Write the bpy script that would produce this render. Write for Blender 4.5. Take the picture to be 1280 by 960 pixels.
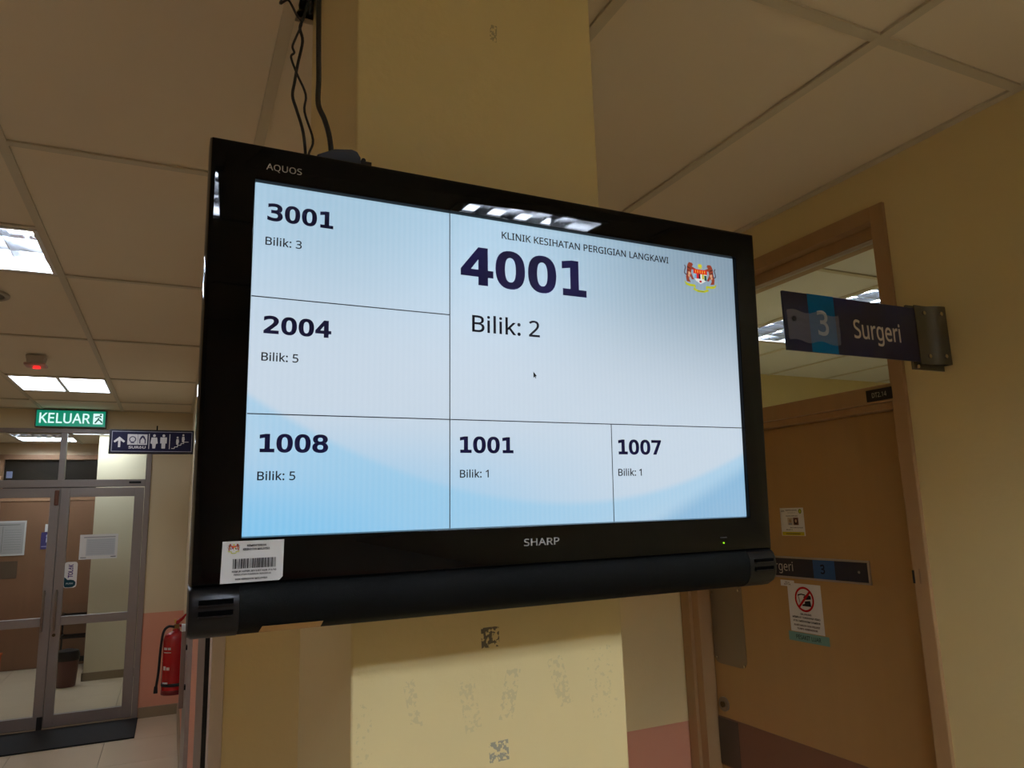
import bpy, bmesh, math, random, json
from mathutils import Matrix, Vector
random.seed(7)
for o in list(bpy.data.objects): bpy.data.objects.remove(o)
sc = bpy.context.scene
COL = sc.collection
EYE = 1.645            # eye height over the floor; the ceiling is 1 m higher

# ------------------------------------------------------------ camera, world, exposure
cd = bpy.data.cameras.new('camera'); cam = bpy.data.objects.new('camera', cd); COL.objects.link(cam)
cd.sensor_width = 36; cd.lens = 25.36; cd.clip_start = 0.02
cam.matrix_world = Matrix(((0.90708203, -0.04726827, -0.41829165, 0),
                           (-0.41993448, -0.170721, -0.89135255, 0),
                           (-0.02927847, 0.98418497, -0.17470752, EYE),
                           (0, 0, 0, 1)))
sc.camera = cam
w = bpy.data.worlds.new('world'); sc.world = w; w.use_nodes = True
w.node_tree.nodes['Background'].inputs[0].default_value = (0.8, 0.85, 1, 1)
w.node_tree.nodes['Background'].inputs[1].default_value = 0.02
sc.view_settings.view_transform = 'Standard'; sc.view_settings.look = 'None'
sc.view_settings.gamma = 1; sc.view_settings.use_curve_mapping = False
sc.view_settings.exposure = 0.24
TUBE = 205.0            # brightness of the fluorescent tubes
PANEL = 9.5            # brightness of the acrylic light panels

# ------------------------------------------------------------ materials
def lin(c):
    f = lambda v: v / 12.92 if v <= 0.04045 else ((v + 0.055) / 1.055) ** 2.4
    return tuple(f(v / 255) for v in c) + (1,)
MATS = {}
def mat(name, rgb=None, rough=0.5, metal=0.0, emit=0.0, var=0.0, scale=8.0, bump=0.0, bscale=120.0, coat=0.0, spec=0.5):
    if name in MATS: return MATS[name]
    m = bpy.data.materials.new(name); m.use_nodes = True; MATS[name] = m
    nt = m.node_tree; b = nt.nodes['Principled BSDF']
    c = lin(rgb) if rgb else (0.5, 0.5, 0.5, 1)
    b.inputs['Base Color'].default_value = c
    b.inputs['Roughness'].default_value = rough; b.inputs['Metallic'].default_value = metal
    b.inputs['Coat Weight'].default_value = coat; b.inputs['Coat Roughness'].default_value = 0.05
    b.inputs['Specular IOR Level'].default_value = spec
    if emit:
        b.inputs['Emission Color'].default_value = c; b.inputs['Emission Strength'].default_value = emit
    if var or bump:
        tc = nt.nodes.new('ShaderNodeTexCoord')
    if var:
        n = nt.nodes.new('ShaderNodeTexNoise'); n.inputs['Scale'].default_value = scale; n.inputs['Detail'].default_value = 5
        mx = nt.nodes.new('ShaderNodeMix'); mx.data_type = 'RGBA'
        mx.inputs[6].default_value = tuple(v * (1 - var) for v in c[:3]) + (1,)
        mx.inputs[7].default_value = tuple(min(1, v * (1 + var)) for v in c[:3]) + (1,)
        nt.links.new(tc.outputs['Object'], n.inputs['Vector'])
        nt.links.new(n.outputs['Fac'], mx.inputs[0]); nt.links.new(mx.outputs[2], b.inputs['Base Color'])
    if bump:
        n2 = nt.nodes.new('ShaderNodeTexNoise'); n2.inputs['Scale'].default_value = bscale; n2.inputs['Detail'].default_value = 3
        bp = nt.nodes.new('ShaderNodeBump'); bp.inputs['Strength'].default_value = bump; bp.inputs['Distance'].default_value = 0.002
        nt.links.new(tc.outputs['Object'], n2.inputs['Vector']); nt.links.new(n2.outputs['Fac'], bp.inputs['Height'])
        nt.links.new(bp.outputs['Normal'], b.inputs['Normal'])
    return m

def math_node(nt, op, a, b=None, c=None):
    n = nt.nodes.new('ShaderNodeMath'); n.operation = op
    for i, v in enumerate((a, b, c)):
        if v is None: continue
        if isinstance(v, (int, float)): n.inputs[i].default_value = v
        else: nt.links.new(v, n.inputs[i])
    return n.outputs[0]
def mix_col(nt, fac, a, b):
    n = nt.nodes.new('ShaderNodeMix'); n.data_type = 'RGBA'
    for i, v in ((0, fac), (6, a), (7, b)):
        if isinstance(v, (int, float)): n.inputs[i].default_value = v
        elif isinstance(v, tuple): n.inputs[i].default_value = v
        else: nt.links.new(v, n.inputs[i])
    return n.outputs[2]

def dado_mat(name, upper, lower, zsplit, rough=0.55):
    """wall paint in two colours with the joint at a height over the floor"""
    m = mat(name, upper, rough, bump=0.25, bscale=90)
    nt = m.node_tree; b = nt.nodes['Principled BSDF']
    g = nt.nodes.new('ShaderNodeNewGeometry'); s = nt.nodes.new('ShaderNodeSeparateXYZ')
    nt.links.new(g.outputs['Position'], s.inputs[0])
    f = math_node(nt, 'LESS_THAN', s.outputs['Z'], zsplit)
    n = nt.nodes.new('ShaderNodeTexNoise'); n.inputs['Scale'].default_value = 3
    nt.links.new(g.outputs['Position'], n.inputs['Vector'])
    cu = mix_col(nt, n.outputs['Fac'], tuple(v * .95 for v in lin(upper)[:3]) + (1,), lin(upper))
    c = mix_col(nt, f, cu, lin(lower))
    nt.links.new(c, b.inputs['Base Color'])
    return m

CREAM = (226, 208, 170)
YEL = (230, 211, 154)
PINK = (226, 160, 130)
def pillar_mat():
    """yellow paint with tape residue, scuffs and smears at their own places (pillar-front coordinates)"""
    m = mat('pillar_paint', YEL, 0.5, bump=0.3, bscale=70)
    nt = m.node_tree; b = nt.nodes['Principled BSDF']
    g = nt.nodes.new('ShaderNodeNewGeometry'); s = nt.nodes.new('ShaderNodeSeparateXYZ')
    nt.links.new(g.outputs['Position'], s.inputs[0])
    X, Y, Z = s.outputs
    nz = nt.nodes.new('ShaderNodeTexNoise'); nz.inputs['Scale'].default_value = 190; nz.inputs['Detail'].default_value = 4
    nt.links.new(g.outputs['Position'], nz.inputs['Vector'])
    nf = nt.nodes.new('ShaderNodeTexNoise'); nf.inputs['Scale'].default_value = 7
    nt.links.new(g.outputs['Position'], nf.inputs['Vector'])
    col = mix_col(nt, nf.outputs['Fac'], tuple(v * .95 for v in lin(YEL)[:3]) + (1,), lin(YEL))
    front = math_node(nt, 'LESS_THAN', Y, 0.967)
    def mark(cx, cz, hw, hh, ang, thr, colr, strength):
        nonlocal col
        dx = math_node(nt, 'SUBTRACT', X, cx); dz = math_node(nt, 'SUBTRACT', Z, cz)
        ca, sa = math.cos(ang), math.sin(ang)
        u = math_node(nt, 'ADD', math_node(nt, 'MULTIPLY', dx, ca), math_node(nt, 'MULTIPLY', dz, sa))
        v = math_node(nt, 'SUBTRACT', math_node(nt, 'MULTIPLY', dz, ca), math_node(nt, 'MULTIPLY', dx, sa))
        iu = math_node(nt, 'LESS_THAN', math_node(nt, 'ABSOLUTE', u), hw)
        iv = math_node(nt, 'LESS_THAN', math_node(nt, 'ABSOLUTE', v), hh)
        k = math_node(nt, 'MULTIPLY', iu, iv)
        k = math_node(nt, 'MULTIPLY', k, math_node(nt, 'GREATER_THAN', nz.outputs['Fac'], thr))
        k = math_node(nt, 'MULTIPLY', math_node(nt, 'MULTIPLY', k, front), strength)
        col = mix_col(nt, k, col, lin(colr))
    mark(0.408, EYE - 0.170, 0.0135, 0.0135, 0.02, 0.50, (60, 55, 60), 0.85)
    mark(0.417, EYE - 0.319, 0.0145, 0.0130, 0.05, 0.50, (120, 125, 125), 0.7)
    mark(0.438, EYE + 0.770, 0.0060, 0.0150, -0.05, 0.47, (120, 112, 95), 0.55)
    mark(0.376, EYE - 0.255, 0.012, 0.034, 0.16, 0.52, (190, 180, 140), 0.33)
    mark(0.435, EYE - 0.248, 0.011, 0.034, -0.22, 0.52, (185, 175, 138), 0.39)
    mark(0.296, EYE - 0.243, 0.008, 0.030, 0.2, 0.52, (185, 175, 138), 0.33)
    mark(0.515, EYE - 0.240, 0.012, 0.034, 0.25, 0.53, (185, 175, 138), 0.33)
    mark(0.585, EYE - 0.250, 0.022, 0.050, 0.1, 0.60, (180, 172, 135), 0.29)
    mark(0.232, EYE - 0.275, 0.010, 0.040, 0.0, 0.60, (180, 172, 135), 0.29)
    nt.links.new(col, b.inputs['Base Color'])
    return m

def glass_mat(name='clear_glass', tint=(0.93, 0.95, 0.94, 1), refl=0.06):
    m = bpy.data.materials.new(name); m.use_nodes = True; nt = m.node_tree; nt.nodes.clear(); MATS[name] = m
    out = nt.nodes.new('ShaderNodeOutputMaterial'); t = nt.nodes.new('ShaderNodeBsdfTransparent'); g = nt.nodes.new('ShaderNodeBsdfGlossy')
    t.inputs[0].default_value = tint; g.inputs['Roughness'].default_value = 0.02
    f = nt.nodes.new('ShaderNodeFresnel'); f.inputs[0].default_value = 1.45
    mx = nt.nodes.new('ShaderNodeMixShader')
    gg = nt.nodes.new('ShaderNodeNewGeometry')
    nt.links.new(math_node(nt, 'MULTIPLY', f.outputs[0], math_node(nt, 'SUBTRACT', 1.0, gg.outputs['Backfacing'])), mx.inputs[0]); nt.links.new(t.outputs[0], mx.inputs[1]); nt.links.new(g.outputs[0], mx.inputs[2])
    nt.links.new(mx.outputs[0], out.inputs[0]); return m

def wood_mat(name, rgb, rough=0.4, vary=0.12):
    m = mat(name, rgb, rough, spec=0.35); nt = m.node_tree; b = nt.nodes['Principled BSDF']
    tc = nt.nodes.new('ShaderNodeTexCoord'); mp = nt.nodes.new('ShaderNodeMapping'); mp.inputs['Scale'].default_value = (9, 9, 0.5)
    n = nt.nodes.new('ShaderNodeTexNoise'); n.inputs['Scale'].default_value = 3; n.inputs['Detail'].default_value = 6
    nt.links.new(tc.outputs['Object'], mp.inputs[0]); nt.links.new(mp.outputs[0], n.inputs['Vector'])
    c = lin(rgb)
    r = mix_col(nt, n.outputs['Fac'], tuple(v * (1 - vary) for v in c[:3]) + (1,), tuple(v * (1 + vary) for v in c[:3]) + (1,))
    nt.links.new(r, b.inputs['Base Color']); return m

def floor_mat():
    m = mat('floor_tile', (208, 188, 158), 0.3, var=0.05, scale=5)
    return m

M_CEIL = mat('ceiling_board', (234, 221, 196), 0.8, var=0.03, scale=2, bump=0.15, bscale=60)
M_TEE = mat('tee_metal', (208, 198, 174), 0.5)
M_CEIL2 = mat('ceiling_board_white', (228, 228, 222), 0.8)
M_YEL = dado_mat('wall_yellow', YEL, YEL, -5)
M_CREAM_D = dado_mat('wall_cream_dado', CREAM, PINK, EYE - 0.78)
M_MID_D = dado_mat('wall_middle_dado', (236, 214, 160), PINK, EYE - 0.82)
M_COR_D = dado_mat('wall_corridor_dado', CREAM, PINK, EYE - 0.50)
M_LOB = mat('lobby_cream', (226, 214, 182), 0.6)
M_FLOOR = floor_mat()
M_JOINT = mat('floor_grout', (135, 118, 98), 0.8)
M_SKIRT = mat('skirting_tile', (150, 132, 104), 0.4)
M_ALU = mat('grey_aluminium', (150, 142, 138), 0.38, 0.35, var=0.04, scale=30)
M_ALU_B = mat('brushed_steel', (150, 148, 144), 0.3, 0.9, bump=0.2, bscale=200)
M_STEEL = mat('polished_steel', (200, 200, 200), 0.16, 1.0)
M_BLACK = mat('black_rubber', (20, 20, 20), 0.7)
M_FRAME = wood_mat('frame_wood', (174, 140, 98), 0.45, 0.08)
M_LEAF = wood_mat('door_laminate', (178, 142, 90), 0.42, 0.05)
M_LEAF2 = wood_mat('lobby_door_laminate', (130, 94, 68), 0.5, 0.1)
M_PILLAR = pillar_mat()
M_GLASS = glass_mat()
M_WHITE = mat('white_enamel', (232, 232, 228), 0.35)
M_REFL = mat('reflector_metal', (205, 206, 208), 0.14, 1.0)
M_TUBE = mat('fluorescent_tube', (226, 238, 255), 0.3, emit=TUBE)
M_PANEL = mat('acrylic_panel', (230, 240, 255), 0.3, emit=PANEL)
M_GLOSS = mat('black_gloss_plastic', (4, 4, 5), 0.02, spec=0.15)
M_SATIN = mat('black_satin_plastic', (13, 12, 13), 0.4, spec=0.3)
M_CLOTH = mat('speaker_cloth', (9, 11, 11), 0.6, spec=0.1, bump=0.3, bscale=900)
M_CABLE = mat('black_cable', (14, 13, 13), 0.45)
M_PAPER = mat('white_paper', (225, 224, 220), 0.7)
M_NAVY = mat('navy_film', (26, 28, 50), 0.3)

# ------------------------------------------------------------ geometry helpers
class MB:
    """collects shapes (world coordinates unless xf is given) into one mesh"""
    def __init__(s, xf=None): s.bm = bmesh.new(); s.xf = xf or Matrix(); s.mi = 0; s.smooth = False
    def v(s, p): return s.bm.verts.new(s.xf @ Vector(p))
    def f(s, vs):
        try: fc = s.bm.faces.new(vs)
        except ValueError: return None
        fc.material_index = s.mi; fc.smooth = s.smooth; return fc
    def box(s, x0, x1, y0, y1, z0, z1):
        v = [s.v((x, y, z)) for x in (x0, x1) for y in (y0, y1) for z in (z0, z1)]
        for q in ((0, 1, 3, 2), (4, 6, 7, 5), (0, 4, 5, 1), (2, 3, 7, 6), (0, 2, 6, 4), (1, 5, 7, 3)): s.f([v[i] for i in q])
        return s
    def loft(s, rings, caps=True, closed=False):
        R = [[s.v(p) for p in r] for r in rings]; n = len(R[0])
        pairs = list(zip(R, R[1:])) + ([(R[-1], R[0])] if closed else [])
        for a, b in pairs:
            for i in range(n): s.f([a[i], a[(i + 1) % n], b[(i + 1) % n], b[i]])
        if caps and not closed: s.f(R[0][::-1]); s.f(R[-1])
        return s
    def prism(s, prof, axis, a, b):
        """profile of 2-D points pushed along axis 'x' (prof=y,z), 'y' (x,z) or 'z' (x,y)"""
        def P(p, t): return {'x': (t, p[0], p[1]), 'y': (p[0], t, p[1]), 'z': (p[0], p[1], t)}[axis]
        return s.loft([[P(p, a) for p in prof], [P(p, b) for p in prof]])
    def cyl(s, c, r, axis, a, b, n=16, r2=None):
        r2 = r if r2 is None else r2; rings = []
        for t, rr in ((a, r), (b, r2)):
            ring = []
            for i in range(n):
                q = 2 * math.pi * i / n; u, v = rr * math.cos(q), rr * math.sin(q)
                ring.append({'x': (t, c[0] + u, c[1] + v), 'y': (c[0] + u, t, c[1] + v), 'z': (c[0] + u, c[1] + v, t)}[axis])
            rings.append(ring)
        return s.loft(rings)
    def lathe(s, cx, cy, prof, n=24):
        s.smooth = True
        s.loft([[(cx + r * math.cos(2 * math.pi * i / n), cy + r * math.sin(2 * math.pi * i / n), z) for i in range(n)] for r, z in prof])
        s.smooth = False; return s
    def tube(s, pts, r, n=8, sub=5):
        P = [Vector(p) for p in pts]; path = []
        for i in range(len(P) - 1):
            p0 = P[max(i - 1, 0)]; p1 = P[i]; p2 = P[i + 1]; p3 = P[min(i + 2, len(P) - 1)]
            for k in range(sub):
                t = k / sub
                path.append(0.5 * ((2 * p1) + (p2 - p0) * t + (2 * p0 - 5 * p1 + 4 * p2 - p3) * t * t + (3 * p1 - p0 - 3 * p2 + p3) * t ** 3))
        path.append(P[-1]); rings = []; up = Vector((0.3, 0.9, 0.1))
        for i, p in enumerate(path):
            d = (path[min(i + 1, len(path) - 1)] - path[max(i - 1, 0)]).normalized()
            a = d.cross(up).normalized(); b = d.cross(a)
            rings.append([p + r * (math.cos(2 * math.pi * k / n) * a + math.sin(2 * math.pi * k / n) * b) for k in range(n)])
        s.smooth = True; s.loft(rings); s.smooth = False; return s
    def build(s, name, mats, parent=None, bevel=0, seg=2):
        mats = mats if isinstance(mats, (list, tuple)) else [mats]
        if parent is not None: bmesh.ops.transform(s.bm, matrix=MW[parent.name].inverted(), verts=s.bm.verts)
        bmesh.ops.recalc_face_normals(s.bm, faces=s.bm.faces)
        me = bpy.data.meshes.new(name); s.bm.to_mesh(me); s.bm.free()
        for m in mats: me.materials.append(m)
        me.set_sharp_from_angle(angle=math.radians(42))
        o = bpy.data.objects.new(name, me); COL.objects.link(o); o.parent = parent
        MW[o.name] = MW[parent.name] if parent is not None else Matrix()
        if bevel:
            b = o.modifiers.new('bevel', 'BEVEL'); b.width = bevel; b.segments = seg; b.limit_method = 'ANGLE'; b.angle_limit = math.radians(40)
            b.harden_normals = True
        return o
MW = {}
def thing(name, label, cat, loc=(0, 0, 0), group=None, mx=None):
    o = bpy.data.objects.new(name, None); COL.objects.link(o); o.empty_display_size = 0.1
    m = mx or Matrix.Translation(loc); o.matrix_world = m; MW[o.name] = m
    o['label'] = label; o['category'] = cat
    if group: o['group'] = group
    return o
def tag(o, label, cat, group=None):
    o['label'] = label; o['category'] = cat
    if group: o['group'] = group
    return o
def struct(o, label=None):
    o['kind'] = 'structure'
    if label: o['label'] = label
    return o
def rebase(o, loc):
    """put the origin of a single-mesh thing at its base"""
    o.data.transform(Matrix.Translation(-Vector(loc))); o.location = loc; return o

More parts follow.
